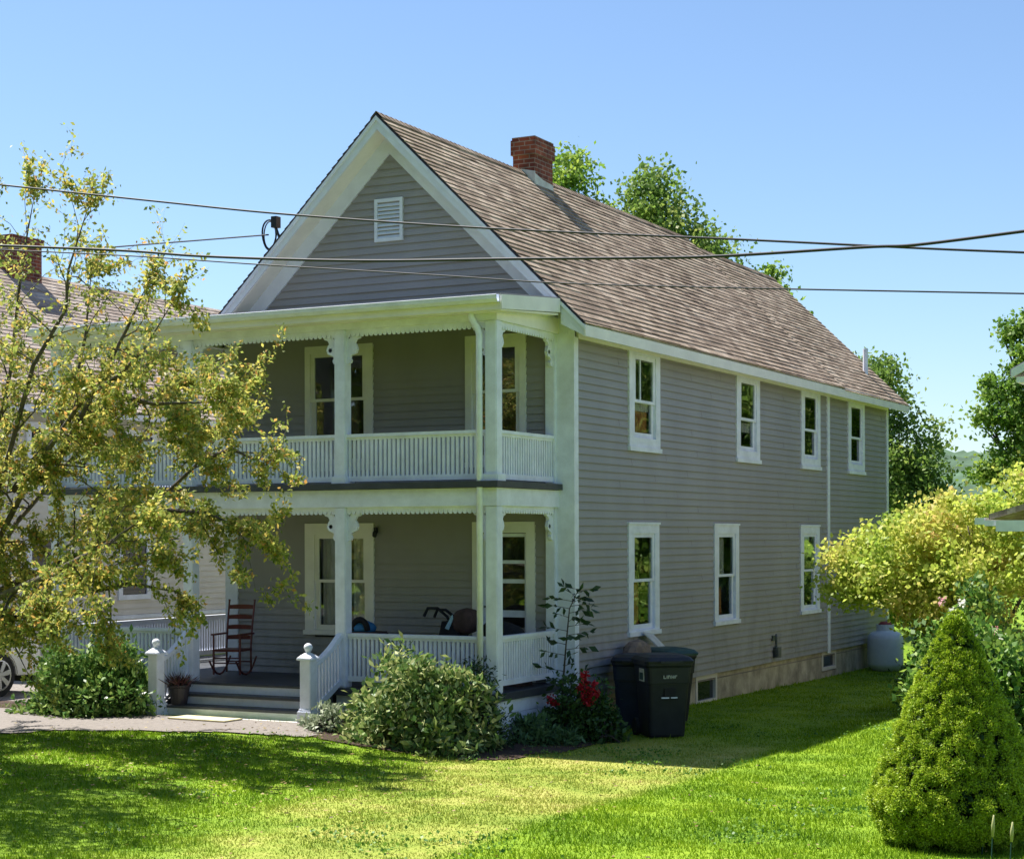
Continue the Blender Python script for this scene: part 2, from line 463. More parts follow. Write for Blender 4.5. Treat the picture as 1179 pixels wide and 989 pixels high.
def zg(x, y):
    x = np.asarray(x, float); y = np.asarray(y, float)
    e = sstep(-3.0, 0.6, x)
    s = sstep(-8.5, -2.5, y)
    z = 0.47 - e * (0.11 + 0.17 * s + 0.11 * sstep(2, 14, y))
    z = z + 0.02 * np.sin(x * 1.3 + 0.7) * np.cos(y * 1.1) * sstep(-3, -6, y)
    far = sstep(25, 250, np.hypot(x, y))
    return z + far * 1.5


def zgf(x, y):
    return float(zg(x, y))


def in_poly(px, py, poly):
    px = np.asarray(px); py = np.asarray(py)
    ins = np.zeros(px.shape, bool)
    n = len(poly)
    for i in range(n):
        x0, y0 = poly[i]; x1, y1 = poly[(i + 1) % n]
        c = ((y0 > py) != (y1 > py)) & (px < (x1 - x0) * (py - y0) / (y1 - y0 + 1e-12) + x0)
        ins ^= c
    return ins


WALK = [(-8.4, -3.0), (-5.6, -2.85), (-2.75, -2.8), (-2.1, -3.3), (-2.0, -3.95), (-2.9, -4.15), (-3.9, -4.5), (-5.0, -5.05), (-6.2, -5.7), (-7.2, -6.6), (-8.4, -7.6)]
DRIVE = [(-12.3, -17.0), (-8.3, -17.0), (-8.3, 12.0), (-12.3, 12.0)]


def sheet(name, poly, mat, dz, step=0.1, wob=0.06):
    xs = [p[0] for p in poly]; ys = [p[1] for p in poly]
    gx = np.arange(min(xs), max(xs) + step, step); gy = np.arange(min(ys), max(ys) + step, step)
    X, Y = np.meshgrid(gx, gy)
    Xc, Yc = X[:-1, :-1] + step / 2, Y[:-1, :-1] + step / 2
    w = wob * np.sin(Xc * 5.1 + Yc * 3.3) + wob * np.sin(Xc * 2.3 - Yc * 7.7)
    ins = in_poly(Xc + w, Yc - w, poly)
    nx = X.shape[1]
    idx = np.arange(X.size).reshape(X.shape)
    F = np.stack([idx[:-1, :-1], idx[:-1, 1:], idx[1:, 1:], idx[1:, :-1]], -1)[ins]
    V = np.stack([X, Y, zg(X, Y) + dz], -1).reshape(-1, 3)
    used, inv = np.unique(F, return_inverse=True)
    return np_mesh(name, V[used], inv.reshape(-1, 4), mat)


def lawn_mat(name, blade):
    mt, nt, p = nodes(name)
    L = nt.links.new
    tc = nt.nodes.new('ShaderNodeTexCoord')
    sp = nt.nodes.new('ShaderNodeSeparateXYZ'); L(tc.outputs['Object'], sp.inputs[0])
    # dry strip: between the house front and the mowing line at x = 3.4
    nz = nt.nodes.new('ShaderNodeTexNoise'); nz.inputs['Scale'].default_value = 0.9; nz.inputs['Detail'].default_value = 6; nz.inputs['Roughness'].default_value = 0.7
    L(tc.outputs['Object'], nz.inputs['Vector'])
    n2 = nt.nodes.new('ShaderNodeTexNoise'); n2.inputs['Scale'].default_value = 7; n2.inputs['Detail'].default_value = 4
    L(tc.outputs['Object'], n2.inputs['Vector'])

    def math_(op, a, b=None, c=None):
        n = nt.nodes.new('ShaderNodeMath'); n.operation = op
        for i, v in enumerate((a, b, c)):
            if v is None: continue
            if isinstance(v, (int, float)): n.inputs[i].default_value = v
            else: L(v, n.inputs[i])
        return n.outputs[0]

    def smooth(v, a, b):
        n = nt.nodes.new('ShaderNodeMapRange'); n.interpolation_type = 'SMOOTHSTEP'
        n.inputs[1].default_value = a; n.inputs[2].default_value = b
        L(v, n.inputs[0]); return n.outputs[0]
    x = sp.outputs[0]
    edge = math_('MULTIPLY_ADD', sp.outputs[1], 0.05, x)
    xr = smooth(edge, 3.25, 2.85)                       # 1 left of the mowing line
    xl = smooth(math_('MULTIPLY_ADD', nz.outputs[0], 2.4, math_('MULTIPLY_ADD', sp.outputs[1], 0.22, x)), -0.5, 1.5)
    yb = smooth(sp.outputs[1], 1.0, -1.5)
    dry = math_('MULTIPLY', math_('MULTIPLY', xr, xl), yb)
    nn = smooth(nz.outputs[0], 0.25, 0.75)
    dry = math_('MULTIPLY', dry, math_('MULTIPLY_ADD', nn, 0.5, 0.55))
    k = 1.0 if blade else 0.8
    if blade:
        g = nt.nodes.new('ShaderNodeNewGeometry'); rnd = g.outputs['Random Per Island']
    else:
        rnd = n2.outputs[0]
    mixf = math_('MULTIPLY_ADD', nn, 0.5, math_('MULTIPLY', rnd, 0.5))
    rg = ramp(nt, [(0.1, (0.085 * k, 0.19 * k, 0.008 * k)), (0.55, (0.21 * k, 0.335 * k, 0.012 * k)), (1.0, (0.35 * k, 0.45 * k, 0.03 * k))])
    rd = ramp(nt, [(0.1, (0.17 * k, 0.25 * k, 0.03 * k)), (0.5, (0.35 * k, 0.38 * k, 0.07 * k)), (1.0, (0.55 * k, 0.48 * k, 0.17 * k))])
    L(mixf, rg.inputs[0]); L(mixf, rd.inputs[0])
    mx = nt.nodes.new('ShaderNodeMix'); mx.data_type = 'RGBA'
    L(dry, mx.inputs[0]); L(rg.outputs[0], mx.inputs[6]); L(rd.outputs[0], mx.inputs[7])
    L(mx.outputs[2], p.inputs['Base Color'])
    p.inputs['Roughness'].default_value = 0.75; p.inputs['Specular IOR Level'].default_value = 0.2
    if blade:
        tr = nt.nodes.new('ShaderNodeBsdfTranslucent'); L(mx.outputs[2], tr.inputs[0])
        ms = nt.nodes.new('ShaderNodeMixShader'); ms.inputs[0].default_value = 0.35
        L(p.outputs[0], ms.inputs[1]); L(tr.outputs[0], ms.inputs[2])
        L(ms.outputs[0], nt.nodes['Material Output'].inputs[0])
    return mt


def build_ground():
    gx = np.concatenate([np.linspace(-900, -40, 30)[:-1], np.linspace(-40, 30, 281), np.linspace(30, 900, 30)[1:]])
    gy = np.concatenate([np.linspace(-300, -30, 12)[:-1], np.linspace(-30, 30, 241), np.linspace(30, 1200, 40)[1:]])
    X, Y = np.meshgrid(gx, gy)
    idx = np.arange(X.size).reshape(X.shape)
    F = np.stack([idx[:-1, :-1], idx[:-1, 1:], idx[1:, 1:], idx[1:, :-1]], -1).reshape(-1, 4)
    o = np_mesh('ground', np.stack([X, Y, zg(X, Y)], -1).reshape(-1, 3), F, lawn_mat('lawn_soil', False), smooth=True)
    tag(o, kind='structure')
    tag(sheet('driveway', DRIVE, MT['path'], 0.012, 0.2), kind='structure')
    tag(sheet('path', WALK, MT['path'], 0.02, 0.08), kind='structure')
    road = MB(); road.box(-200, 200, -27, -19.5, 0.30, 0.50)
    tag(road.build('road', MT['asphalt']), kind='structure')
    # planting beds
    for poly in ([(-9.0, -3.3), (-5.55, -3.2), (-5.5, -2.1), (-9, -2.1)], [(-2.3, -3.6), (-1.2, -3.85), (0.3, -3.5), (0.8, -2.2), (0.8, -0.1), (-0.2, -0.1), (-0.2, -2.0), (-2.6, -2.0)]):
        tag(sheet('soil', poly, MT['soil'], 0.016, 0.08), kind='structure')
    # far hill
    rng = np.random.default_rng(3)
    gx = np.linspace(-420, 260, 240); gy = np.linspace(330, 620, 60)
    X, Y = np.meshgrid(gx, gy)
    t = (Y - 330) / 290
    prof = np.sin(np.clip(t, 0, 1) * math.pi) ** 0.8
    Hh = (31 - 0.16 * np.clip(X + 112, 0, 1e9) * 0.9 + 7 * np.sin(X * 0.018 + 1) - 0.02 * np.clip(-X - 150, 0, 1e9)) * prof
    Hh = np.maximum(Hh, 4 * prof)
    Hh += rng.normal(0, 0.9, X.shape) * prof
    idx = np.arange(X.size).reshape(X.shape)
    F = np.stack([idx[:-1, :-1], idx[:-1, 1:], idx[1:, 1:], idx[1:, :-1]], -1).reshape(-1, 4)
    tag(np_mesh('hill', np.stack([X, Y, Hh + 1.2], -1).reshape(-1, 3), F,
                M('wooded_hill', (0.055, 0.10, 0.055), 0.95, 0.5, 0.09, 0.9, 0.35), smooth=True), kind='structure')


build_ground()

# ------------------------------------------------------------------ the grey house
XL, XR = -6.06, 0.0
YM, YB = 11.97, 16.55
RX, RZ, PITCH = -3.03, 9.30, 0.97
house = thing('house', 'grey clapboard two-storey house with white two-level front porch and steep brown gable roof', 'house', (RX, 6.0, 0.0))
ROW = 0.1143


def roofz(x, rx=RX, rz=RZ): return rz - PITCH * abs(x - rx)


class Wall:
    """maps wall coordinates (u along, v up, w out) to the world"""
    def __init__(self, kind): self.k = kind

    def p(self, u, v, w):
        if self.k == 'R': return (w, u, v)
        if self.k == 'F': return (u, -w, v)
        if self.k == 'L': return (XL - w, u, v)
        if self.k == 'B': return (u, YB + w, v)

    def box(self, mb, u0, u1, v0, v1, w0, w1, mi=0):
        a, b = self.p(u0, v0, w0), self.p(u1, v1, w1)
        mb.box(min(a[0], b[0]), max(a[0], b[0]), min(a[1], b[1]), max(a[1], b[1]), min(a[2], b[2]), max(a[2], b[2]), mi)


WR, WF, WLf, WB = Wall('R'), Wall('F'), Wall('L'), Wall('B')


def siding(mb, wall, ufun, v0, v1, openings, joints=()):
    n = int(math.ceil((v1 - v0) / ROW - 1e-6))
    for i in range(n):
        a = v0 + i * ROW; b = min(a + ROW, v1)
        r = ufun(a)
        if r is None: continue
        iv = [r]
        for (o0, o1, p0, p1) in openings:
            if b > p0 and a < p1:
                nv = []
                for s, e in iv:
                    if o1 <= s or o0 >= e: nv.append((s, e)); continue
                    if o0 > s: nv.append((s, o0))
                    if o1 < e: nv.append((o1, e))
                iv = nv
        for s, e in iv:
            # lap joints of the vinyl lengths
            cuts = [s]
            c = s + 1.2 + (i * 1.37) % 3.66
            while c < e - 0.3:
                cuts.append(c); c += 3.66
            cuts.append(e)
            for k in range(len(cuts) - 1):
                c0, c1 = cuts[k], cuts[k + 1]
                dw = 0.004 * (k % 2)
                lo = a - (0.013 if i else 0.0)
                mb.quad(wall.p(c0, lo, 0.030 + dw), wall.p(c1, lo, 0.030 + dw), wall.p(c1, b, 0.004 + dw), wall.p(c0, b, 0.004 + dw))
                mb.quad(wall.p(c0, a + 0.004, 0.002), wall.p(c1, a + 0.004, 0.002), wall.p(c1, lo, 0.030 + dw), wall.p(c0, lo, 0.030 + dw))


# windows: (wall, u0, u1, v0, v1, glass u0,u1,v0,v1, meeting rail v, kind)
WIN = []
for y in (1.91, 6.63, 10.26, 13.42): WIN.append(['R', y, y + 1.215, 4.31, 5.835, y + 0.27, y + 0.965, 4.605, 5.73, 5.085, 'up'])
for y in (1.87, 5.52, 10.2): WIN.append(['R', y, y + 1.2, 1.47, 3.19, y + 0.25, y + 0.95, 1.64, 2.985, 2.32, 'low'])
WIN.append(['F', -4.57, -3.34, 4.02, 5.94, -4.40, -3.53, 4.2, 5.765, 5.105, 'pu'])
WIN.append(['F', -1.74, -0.74, 4.02, 5.95, -1.56, -0.92, 4.2, 5.755, 5.12, 'pu'])
WIN.append(['F', -4.58, -3.33, 1.505, 3.215, -4.33, -3.52, 1.66, 2.98, 2.33, 'pl'])
DOOR = ['F', -1.63, -0.60, 0.9, 3.22]
OPEN = {'R': [], 'F': [(-1.50, -0.74, 0.9, 3.06)], 'L': [], 'B': []}
for w in WIN: OPEN[w[0]].append((w[5] - 0.08, w[6] + 0.08, w[7] - 0.09, w[8] + 0.07))

wall = MB()
siding(wall, WR, lambda v: (0.0, YB), 0.66, 5.84, OPEN['R'])
siding(wall, WLf, lambda v: (0.0, YB), 0.66, 5.84, [])


def gable_u(v):
    if v < 5.9: return (XL, XR)
    h = (8.95 - v) / PITCH
    return (RX - h, RX + h) if h > 0.02 else None


siding(wall, WF, gable_u, 0.90, 8.95, OPEN['F'])
siding(wall, WB, gable_u, 0.66, 8.8, [])
wall_o = wall.build('wall', MT['siding'], house, recalc=False)
# inner shell that backs the rooms
inn = MB()
inn.box(XL + 0.7, -0.7, 0.7, YB - 0.6, 0.6, 3.42)
inn.box(XL + 0.7, -0.7, 0.7, YB - 0.6, 3.44, 6.2)
inn.build('interior_wall', MT['room'], house)
# inside lining: ceiling/floor between outer wall and the shell so no light leaks
lin = MB()
for z in (0.55, 3.43, 6.22):
    lin.box(XL + 0.03, -0.03, 0.03, 0.7, z, z + 0.02); lin.box(-0.7, -0.03, 0.7, YB - 0.05, z, z + 0.02)
    lin.box(XL + 0.03, XL + 0.7, 0.7, YB - 0.05, z, z + 0.02)
lin.build('floor_plate', MT['room'], house)
found = MB()
found.box(XL + 0.05, -0.035, 0.05, 4.80, -0.4, 0.655); found.box(XL + 0.05, -0.035, 5.78, 11.75, -0.4, 0.655); found.box(XL + 0.05, -0.035, 12.70, YB - 0.05, -0.4, 0.655)
for a, b, t, l in ((4.80, 5.78, 0.655, 0.14), (11.75, 12.70, 0.655, 0.24)):
    found.box(XL + 0.05, -0.035, a, b, -0.4, l); found.box(XL + 0.05, -0.18, a, b, l, t)
found.build('foundation', MT['concrete'], house)
for a, b, t, l in ((4.80, 5.78, 0.65, 0.16), (11.75, 12.70, 0.65, 0.26)):
    f = MB(); q = 0.07
    f.box(-0.10, -0.02, a, a + q, l, t); f.box(-0.10, -0.02, b - q, b, l, t); f.box(-0.10, -0.02, a + q, b - q, l, l + q); f.box(-0.10, -0.02, a + q, b - q, t - q, t)
    fo = f.build('basement_window', MT['tan'], house)
    g = MB(); g.box(-0.09, -0.075, a + q, b - q, l + q, t - q); g.build('pane', MT['carglass'], fo)

# windows
for i, (wk, u0, u1, v0, v1, g0, g1, h0, h1, mv, kind) in enumerate(WIN):
    W = WR if wk == 'R' else WF
    o0, o1, p0, p1 = g0 - 0.075, g1 + 0.075, h0 - 0.08, h1 + 0.06
    c = MB()
    W.box(c, u0, o0, v0 + 0.07, v1, -0.06, 0.044); W.box(c, o1, u1, v0 + 0.07, v1, -0.06, 0.044)
    W.box(c, o0, o1, p1, v1, -0.06, 0.044); W.box(c, o0, o1, v0 + 0.07, p0, -0.06, 0.044)
    if kind == 'low':
        W.box(c, u0 - 0.02, u1 + 0.02, v1 - 0.003, v1 + 0.03, 0.0, 0.06)       # drip cap
        W.box(c, u0 + 0.05, u1 - 0.05, p1 + 0.03, p1 + 0.045, 0.03, 0.045)
    wo = c.build('window', MT['cream' if wk == 'F' else 'white'], house)
    s = MB(); W.box(s, u0 - 0.02, u1 + 0.02, v0, v0 + 0.07, -0.1, 0.07); s.build('sill', MT['cream' if wk == 'F' else 'white'], wo)
    mid = mv
    for nm, a, b, wout in (('upper_sash', mid - 0.02, p1, 0.028), ('lower_sash', p0, mid + 0.025, -0.004)):
        f = MB(); q = 0.075
        W.box(f, o0, g0, a, b, wout - 0.03, wout); W.box(f, g1, o1, a, b, wout - 0.03, wout)
        if nm == 'upper_sash':
            W.box(f, g0, g1, h1, b, wout - 0.03, wout); W.box(f, g0, g1, a, a + 0.045, wout - 0.03, wout)
        else:
            W.box(f, g0, g1, a, h0, wout - 0.03, wout); W.box(f, g0, g1, b - 0.045, b, wout - 0.03, wout)
        if nm == 'upper_sash' and i == 0:
            W.box(f, g0 + 0.19, g0 + 0.215, a, b, wout - 0.03, wout - 0.005)
        f.build(nm, MT['cream' if wk == 'F' else 'white'], wo)
        g = MB(); W.box(g, g0 - 0.01, g1 + 0.01, a + 0.02, b - 0.02, wout - 0.018, wout - 0.014)
        g.build('pane', MT['screen' if (wk == 'R' and i in (2, 3)) else 'glass'], wo)
    # curtains and blinds in the room
    def cloth(name, a, b, lo, hi, mat, depth=0.20):
        depth *= 0.45
        cm = MB(); n = max(4, int((b - a) / 0.035))
        pts = [(a + (b - a) * k / n, -depth - 0.010 * math.sin(k * 1.9) - 0.005 * math.sin(k * 0.7 + i)) for k in range(n + 1)]
        for k in range(n):
            cm.quad(W.p(pts[k][0], lo, pts[k][1]), W.p(pts[k + 1][0], lo, pts[k + 1][1]), W.p(pts[k + 1][0], hi, pts[k + 1][1]), W.p(pts[k][0], hi, pts[k][1]))
        cm.build(name, mat, wo, smooth=True)
    if i == 0:
        cloth('curtain', g0 - 0.02, g0 + 0.64, h0 - 0.05, mid - 0.14, MT['rust_curtain'], 0.14)
        cloth('blind', g0 - 0.02, g1 + 0.02, mid - 0.14, mid + 0.02, MT['curtain'], 0.13)
    elif i == 1:
        cloth('blind', g0, g1, mid - 0.22, mid - 0.05, MT['curtain'], 0.16); cloth('curtain', g0, g0 + 0.22, h0, mid - 0.22, MT['kraft'], 0.16)
    elif i in (2, 3):
        cloth('curtain', g0 - 0.05, g1 + 0.05, h0 - 0.05, h1 + 0.05, MT['screenblind'], 0.13)
    elif i == 4:
        cloth('curtain', g0, g0 + 0.42, h0, mid, MT['rust_curtain'], 0.2); cloth('curtain', g0 + 0.05, g0 + 0.2, mid, h1, MT['curtain'], 0.2)
    elif i == 5:
        cloth('curtain', g0, g0 + 0.5, mid, h1, MT['curtain'], 0.15); cloth('curtain', g0, g0 + 0.45, h0, mid - 0.2, MT['rust_curtain'], 0.25)
    elif i == 7:
        cloth('curtain', g1 - 0.30, g1 - 0.14, h0, mid, MT['kraft'], 0.2)
    elif kind == 'pl':
        cloth('curtain', g0, g0 + 0.3, h0, h1, MT['curtain'], 0.2); cloth('curtain', g1 - 0.25, g1, h0, h1, MT['curtain'], 0.2)

# front door, storm door with three lights
d = MB()
WF.box(d, -1.63, -1.50, 0.9, 3.22, -0.06, 0.044); WF.box(d, -0.74, -0.60, 0.9, 3.22, -0.06, 0.044); WF.box(d, -1.50, -0.74, 3.06, 3.22, -0.06, 0.044)
do = d.build('door_frame', MT['cream'], house)
s = MB()
for a, b, c_, e in ((-1.495, -1.40, 0.92, 3.05), (-0.81, -0.745, 0.92, 3.05), (-1.40, -0.81, 3.0, 3.05), (-1.40, -0.81, 2.61, 2.66), (-1.40, -0.81, 2.325, 2.385), (-1.40, -0.81, 1.83, 1.93), (-1.40, -0.81, 0.92, 1.1)):
    WF.box(s, a, b, c_, e, -0.09, -0.05)
so = s.build('door', MT['white'], house)
g = MB()
for c_, e in ((2.66, 3.0), (2.385, 2.61), (1.93, 2.325), (1.1, 1.83)): WF.box(g, -1.40, -0.81, c_, e, -0.075, -0.07)
g.build('pane', MT['glass'], so)
h = MB(); h.tube([(-1.45, 0.03, 1.98), (-1.45, 0.0, 1.98), (-1.36, 0.0, 1.98)], 0.015, 6); h.build('handle', MT['steel'], so)

# trim: corner boards, frieze, water table
t = MB()
t.box(-0.275, 0.036, -0.04, -0.004, 0.66, 6.15); t.box(-0.004, 0.036, -0.004, 0.10, 0.64, 5.85)
t.build('corner_board', MT['white'], house)
t = MB(); t.box(XL - 0.036, XL + 0.2, -0.04, -0.004, 0.9, 6.1); t.build('corner_board', MT['white'], house)
t = MB(); t.box(0.0, 0.037, YB - 0.13, YB + 0.02, 0.62, 5.84); t.build('corner_board', MT['white'], house)
t = MB(); t.box(0.0, 0.04, YM - 0.01, YM + 0.15, 0.62, 5.84); t.build('corner_board', MT['white'], house)
t = MB()
t.box(0.0, 0.042, 0.10, YB, 5.835, 6.02); t.box(0.0, 0.365, -0.36, YB + 0.45, 5.985, 6.0)
t.box(0.0, 0.05, 0.10, YB, 5.96, 5.984)
t.build('frieze', MT['cream'], house)

# roof
SL = math.sqrt(1 + PITCH ** 2)


def courses(mb, rx, rz, side, y0, y1, length, step=0.135):
    n = int(length / step) + 1
    nx, nz = PITCH / SL, 1 / SL
    for k in range(n):
        a, b = k * step, min((k + 1) * step, length)
        if b - a < 0.02: continue

        def pt(s, y, lift):
            return (rx + side * (s / SL + nx * lift), y, rz - s * PITCH / SL + nz * lift)
        ys = [y0]
        y = y0 + (k * 0.37) % 0.9
        while y < y1 - 0.2:
            if y > ys[-1] + 0.1: ys.append(y)
            y += 0.9
        ys.append(y1)
        for i in range(len(ys) - 1):
            j = 0.004 * math.sin(k * 12.9 + i * 7.3)
            jb = 0.012 * math.sin(k * 3.1 + i * 5.7)
            mb.quad(pt(a, ys[i], 0.002), pt(a, ys[i + 1], 0.002), pt(b + jb, ys[i + 1], 0.016 + j), pt(b + jb, ys[i], 0.016 + j))
            mb.quad(pt(b + jb, ys[i], 0.016 + j), pt(b + jb, ys[i + 1], 0.016 + j), pt(b, ys[i + 1], -0.004), pt(b, ys[i], -0.004))


LEN = 3.42 * SL
ro = MB()
courses(ro, RX, RZ, 1, -0.42, 12.0, LEN)
courses(ro, RX, RZ, -1, -0.42, 12.0, LEN)
R2X, R2Z = -2.84, 9.09
courses(ro, R2X, R2Z, 1, 12.0, 17.05, (0.40 - R2X) * SL)
courses(ro, R2X, R2Z, -1, 12.0, 17.05, 3.2 * SL)
for (rx, rz, a, b) in ((RX, RZ, -0.42, 12.0), (R2X, R2Z, 12.01, 17.05)):        # ridge caps
    y = a
    while y < b - 0.05:
        e = min(y + 0.16, b)
        for sd in (-1, 1):
            ro.quad((rx, y, rz + 0.035), (rx, e, rz + 0.022), (rx + sd * 0.10, e, rz - 0.072), (rx + sd * 0.10, y, rz - 0.062))
        y += 0.14
roof = ro.build('roof', MT['roof'], house, recalc=False)
re = MB()       # roof sheathing, its dark edge shows along the rakes
for (rx, rz, a, b, l) in ((RX, RZ, -0.42, 12.0, 3.38), (R2X, R2Z, 12.003, 17.05, 3.19)):
    for sd in (-1, 1):
        x1 = rx + sd * l
        re.prism([(rx, a, rz - 0.004), (x1, a, rz - PITCH * l - 0.004), (x1, a, rz - PITCH * l - 0.036), (rx, a, rz - 0.036)], (0, b - a, 0))
re.build('roof_edge', MT['edge'], roof)
for sd in (-1, 1):       # rakes: barge board, soffit, wide frieze on the gable
    x1 = RX + sd * 3.40
    zt, zb = -0.038, -0.235

    def rp(x, dz, y): return (x, y, roofz(x) + dz)
    rk = MB(); rk.prism([rp(RX, zt, -0.40), rp(x1, zt, -0.40), rp(x1, zb + 0.03, -0.40), rp(RX, zb, -0.40)], (0, 0.035, 0))
    rk.build('barge_board', MT['louver'], house)
    rk = MB(); rk.prism([rp(RX, zt, -0.428), rp(x1 + sd * 0.02, zt, -0.428), rp(x1 + sd * 0.02, zt - 0.06, -0.428), rp(RX, zt - 0.06, -0.428)], (0, 0.026, 0))
    rk.build('rake_molding', MT['white'], house)
    x2 = RX + sd * 3.38
    rk = MB(); rk.prism([rp(RX, -0.20, -0.365), rp(x2, -0.20, -0.365), rp(x2, -0.225, -0.365), rp(RX, -0.225, -0.365)], (0, 0.365, 0))
    rk.build('rake_soffit', MT['cream'], house)
    x3 = RX + sd * 2.98
    rk = MB(); rk.prism([rp(RX, -0.226, -0.045), rp(x3, -0.226, -0.045), rp(x3, -0.53, -0.045), rp(RX, -0.53, -0.045)], (0, 0.042, 0))
    rk.build('gable_frieze', MT['louver'], house)
    x4 = R2X + sd * 3.2
    zz = lambda x: R2Z - PITCH * abs(x - R2X)
    rk = MB(); rk.prism([(R2X, 17.02, R2Z - 0.055), (x4, 17.02, zz(x4) - 0.055), (x4, 17.02, zz(x4) - 0.22), (R2X, 17.02, R2Z - 0.22)], (0, 0.03, 0))
    rk.build('barge_board', MT['white'], house)
ev = MB()       # eave fascias, one long board per side and wing
ev.box(0.365, 0.395, -0.42, 17.04, 5.80, 5.958); ev.box(XL - 0.395, XL - 0.365, -0.42, 12.0, 5.80, 5.935)
ev.box(XL - 0.365, XL, -0.40, 12.0, 5.985, 6.0)
ev.build('eave_fascia', MT['cream'], house)
en = MB()
en.prism([(0.0, -0.395, 5.99), (0.365, -0.395, 5.81), (0.365, -0.395, 5.96), (0.0, -0.395, 6.2)], (0, 0.03, 0))
en.build('eave_return', MT['white'], house)

# chimney
ch = MB()
CX0, CX1, CY0, CY1 = -3.22, -2.80, 4.37, 5.08
ch.box(CX0, CX1, CY0, CY1, 8.6, 9.60)
ch.box(CX0 - 0.03, CX1 + 0.03, CY0 - 0.03, CY1 + 0.03, 9.60, 9.86)
ch.box(CX0 - 0.012, CX1 + 0.012, CY0 - 0.012, CY1 + 0.012, 9.86, 9.91)
cho = ch.build('chimney', MT['brick'], roof)
cho.data.materials.append(MT['edge'])
fl = MB(); fl.box(CX0 + 0.08, CX1 - 0.08, CY0 + 0.1, CY1 - 0.1, 9.905, 9.93); fl.build('flue', MT['edge'], roof)
fs = MB()
fs.prism([(CX1 + 0.008, CY0 - 0.012, 8.9), (CX1 + 0.008, CY1 + 0.01, 8.9), (CX1 + 0.008, CY1 + 0.01, 9.17), (CX1 + 0.008, CY0 + 0.3, 9.20), (CX1 + 0.008, CY0 - 0.012, 9.27)], (-0.02, 0, 0))
fs.prism([(-3.06, CY0 - 0.014, 9.22), (CX1 + 0.006, CY0 - 0.014, 8.95), (CX1 + 0.006, CY0 - 0.014, 9.30), (-3.06, CY0 - 0.014, 9.36)], (0, 0.03, 0))
fs.build('flashing', MT['flash'], roof)
vp = MB(); vp.tube([(-0.33, 16.0, 6.6), (-0.33, 16.0, 7.2)], 0.06, 10); vp.build('vent_pipe', MT['white'], roof)

# gable louver
lv = MB()
a, b, c_, e = -3.295, -2.80, 7.455, 8.10
for q in ((a, a + 0.05, c_, e), (b - 0.05, b, c_, e), (a + 0.05, b - 0.05, c_, c_ + 0.05), (a + 0.05, b - 0.05, e - 0.05, e)):
    lv.box(q[0], q[1], -0.05, -0.002, q[2], q[3])
nsl = 9
for k in range(nsl):
    z = c_ + 0.055 + k * (e - c_ - 0.11) / nsl
    lv.prism([(a + 0.05, -0.045, z), (a + 0.05, -0.01, z + 0.055), (a + 0.05, -0.004, z + 0.05), (a + 0.05, -0.038, z - 0.006)], (b - a - 0.1, 0, 0))
lv.build('gable_louver', MT['louver'], house)
lb = MB(); lb.box(a + 0.04, b - 0.04, -0.003, 0.02, c_ + 0.04, e - 0.04); lb.build('louver_backing', MT['edge'], house)

# ---- porch
PX, PY = -0.30, -1.85           # corner post centre
POSTX = (-0.30, -2.70, -5.36, -7.90)
LEFTX = -8.08
SX0_, SX1_ = -5.25, -2.80
dk = MB()
dk.box(LEFTX, -0.17, -2.03, -0.001, 0.80, 0.90); dk.box(LEFTX, XL - 0.03, 0.0, 4.0, 0.80, 0.90)
dk.box(SX0_ , SX1_, -2.065, -2.031, 0.869, 0.898)
dk.build('porch_floor', MT['deck'], house)
dk = MB()
dk.box(LEFTX, -0.15, -2.03, -0.034, 3.665, 3.75); dk.box(LEFTX, XL - 0.03, -0.03, 4.0, 3.665, 3.75)
dk.build('balcony_floor', MT['deck'], house)
for bx in ((-0.235, -0.205, -1.95, -0.02), (-2.75, -0.24, -1.96, -1.93), (LEFTX + 0.03, -5.4, -1.96, -1.93)):
    sk = MB()
    for z0, z1 in ((0.62, 0.795), (0.44, 0.615), (0.25, 0.435)): sk.box(*bx, z0, z1)
    sk.build('porch_skirt', MT['white'], house)
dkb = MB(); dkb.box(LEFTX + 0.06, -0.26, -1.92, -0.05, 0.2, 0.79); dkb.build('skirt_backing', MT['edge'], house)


def beam(z0, z1, name):
    b = MB()
    b.box(LEFTX + 0.05, -0.205, -1.95, -1.75, z0, z1)
    b.box(-0.395, -0.205, -1.75, -0.034, z0, z1)
    b.box(LEFTX + 0.05, LEFTX + 0.27, -1.75, 3.9, z0, z1)
    return b.build(name, MT['white'], house)


beam(3.42, 3.66, 'lower_beam')
beam(5.90, 6.13, 'upper_beam')
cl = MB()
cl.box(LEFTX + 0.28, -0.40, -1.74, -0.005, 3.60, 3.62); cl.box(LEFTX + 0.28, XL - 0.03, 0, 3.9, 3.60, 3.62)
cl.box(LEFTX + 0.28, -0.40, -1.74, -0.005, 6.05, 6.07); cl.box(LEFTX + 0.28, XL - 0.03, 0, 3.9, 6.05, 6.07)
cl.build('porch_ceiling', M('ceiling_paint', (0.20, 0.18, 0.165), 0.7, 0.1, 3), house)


def valance(a, b, zt, axis, off, zb=-0.105):
    """strip with small scalloped teeth hung under a beam"""
    pts = []
    L_ = b - a; n = max(3, int(round(L_ / 0.075))); tw = L_ / n
    top = [(a, zt), (b, zt)]
    bot = []
    for i in range(n):
        x0 = a + i * tw
        for k in range(5):
            th = math.pi * k / 5
            bot.append((x0 + tw * (0.5 - 0.5 * math.cos(th)), zt + zb * 0.42 + zb * 0.58 * math.sin(th)))
    bot.append((b, zt + zb * 0.42))
    poly = [(a, zt)] + bot + [(b, zt)]
    vm = MB()
    if axis == 'x': vm.prism([(u, off, v) for u, v in poly], (0, 0.022, 0))
    else: vm.prism([(off, u, v) for u, v in poly], (-0.022, 0, 0))
    return vm


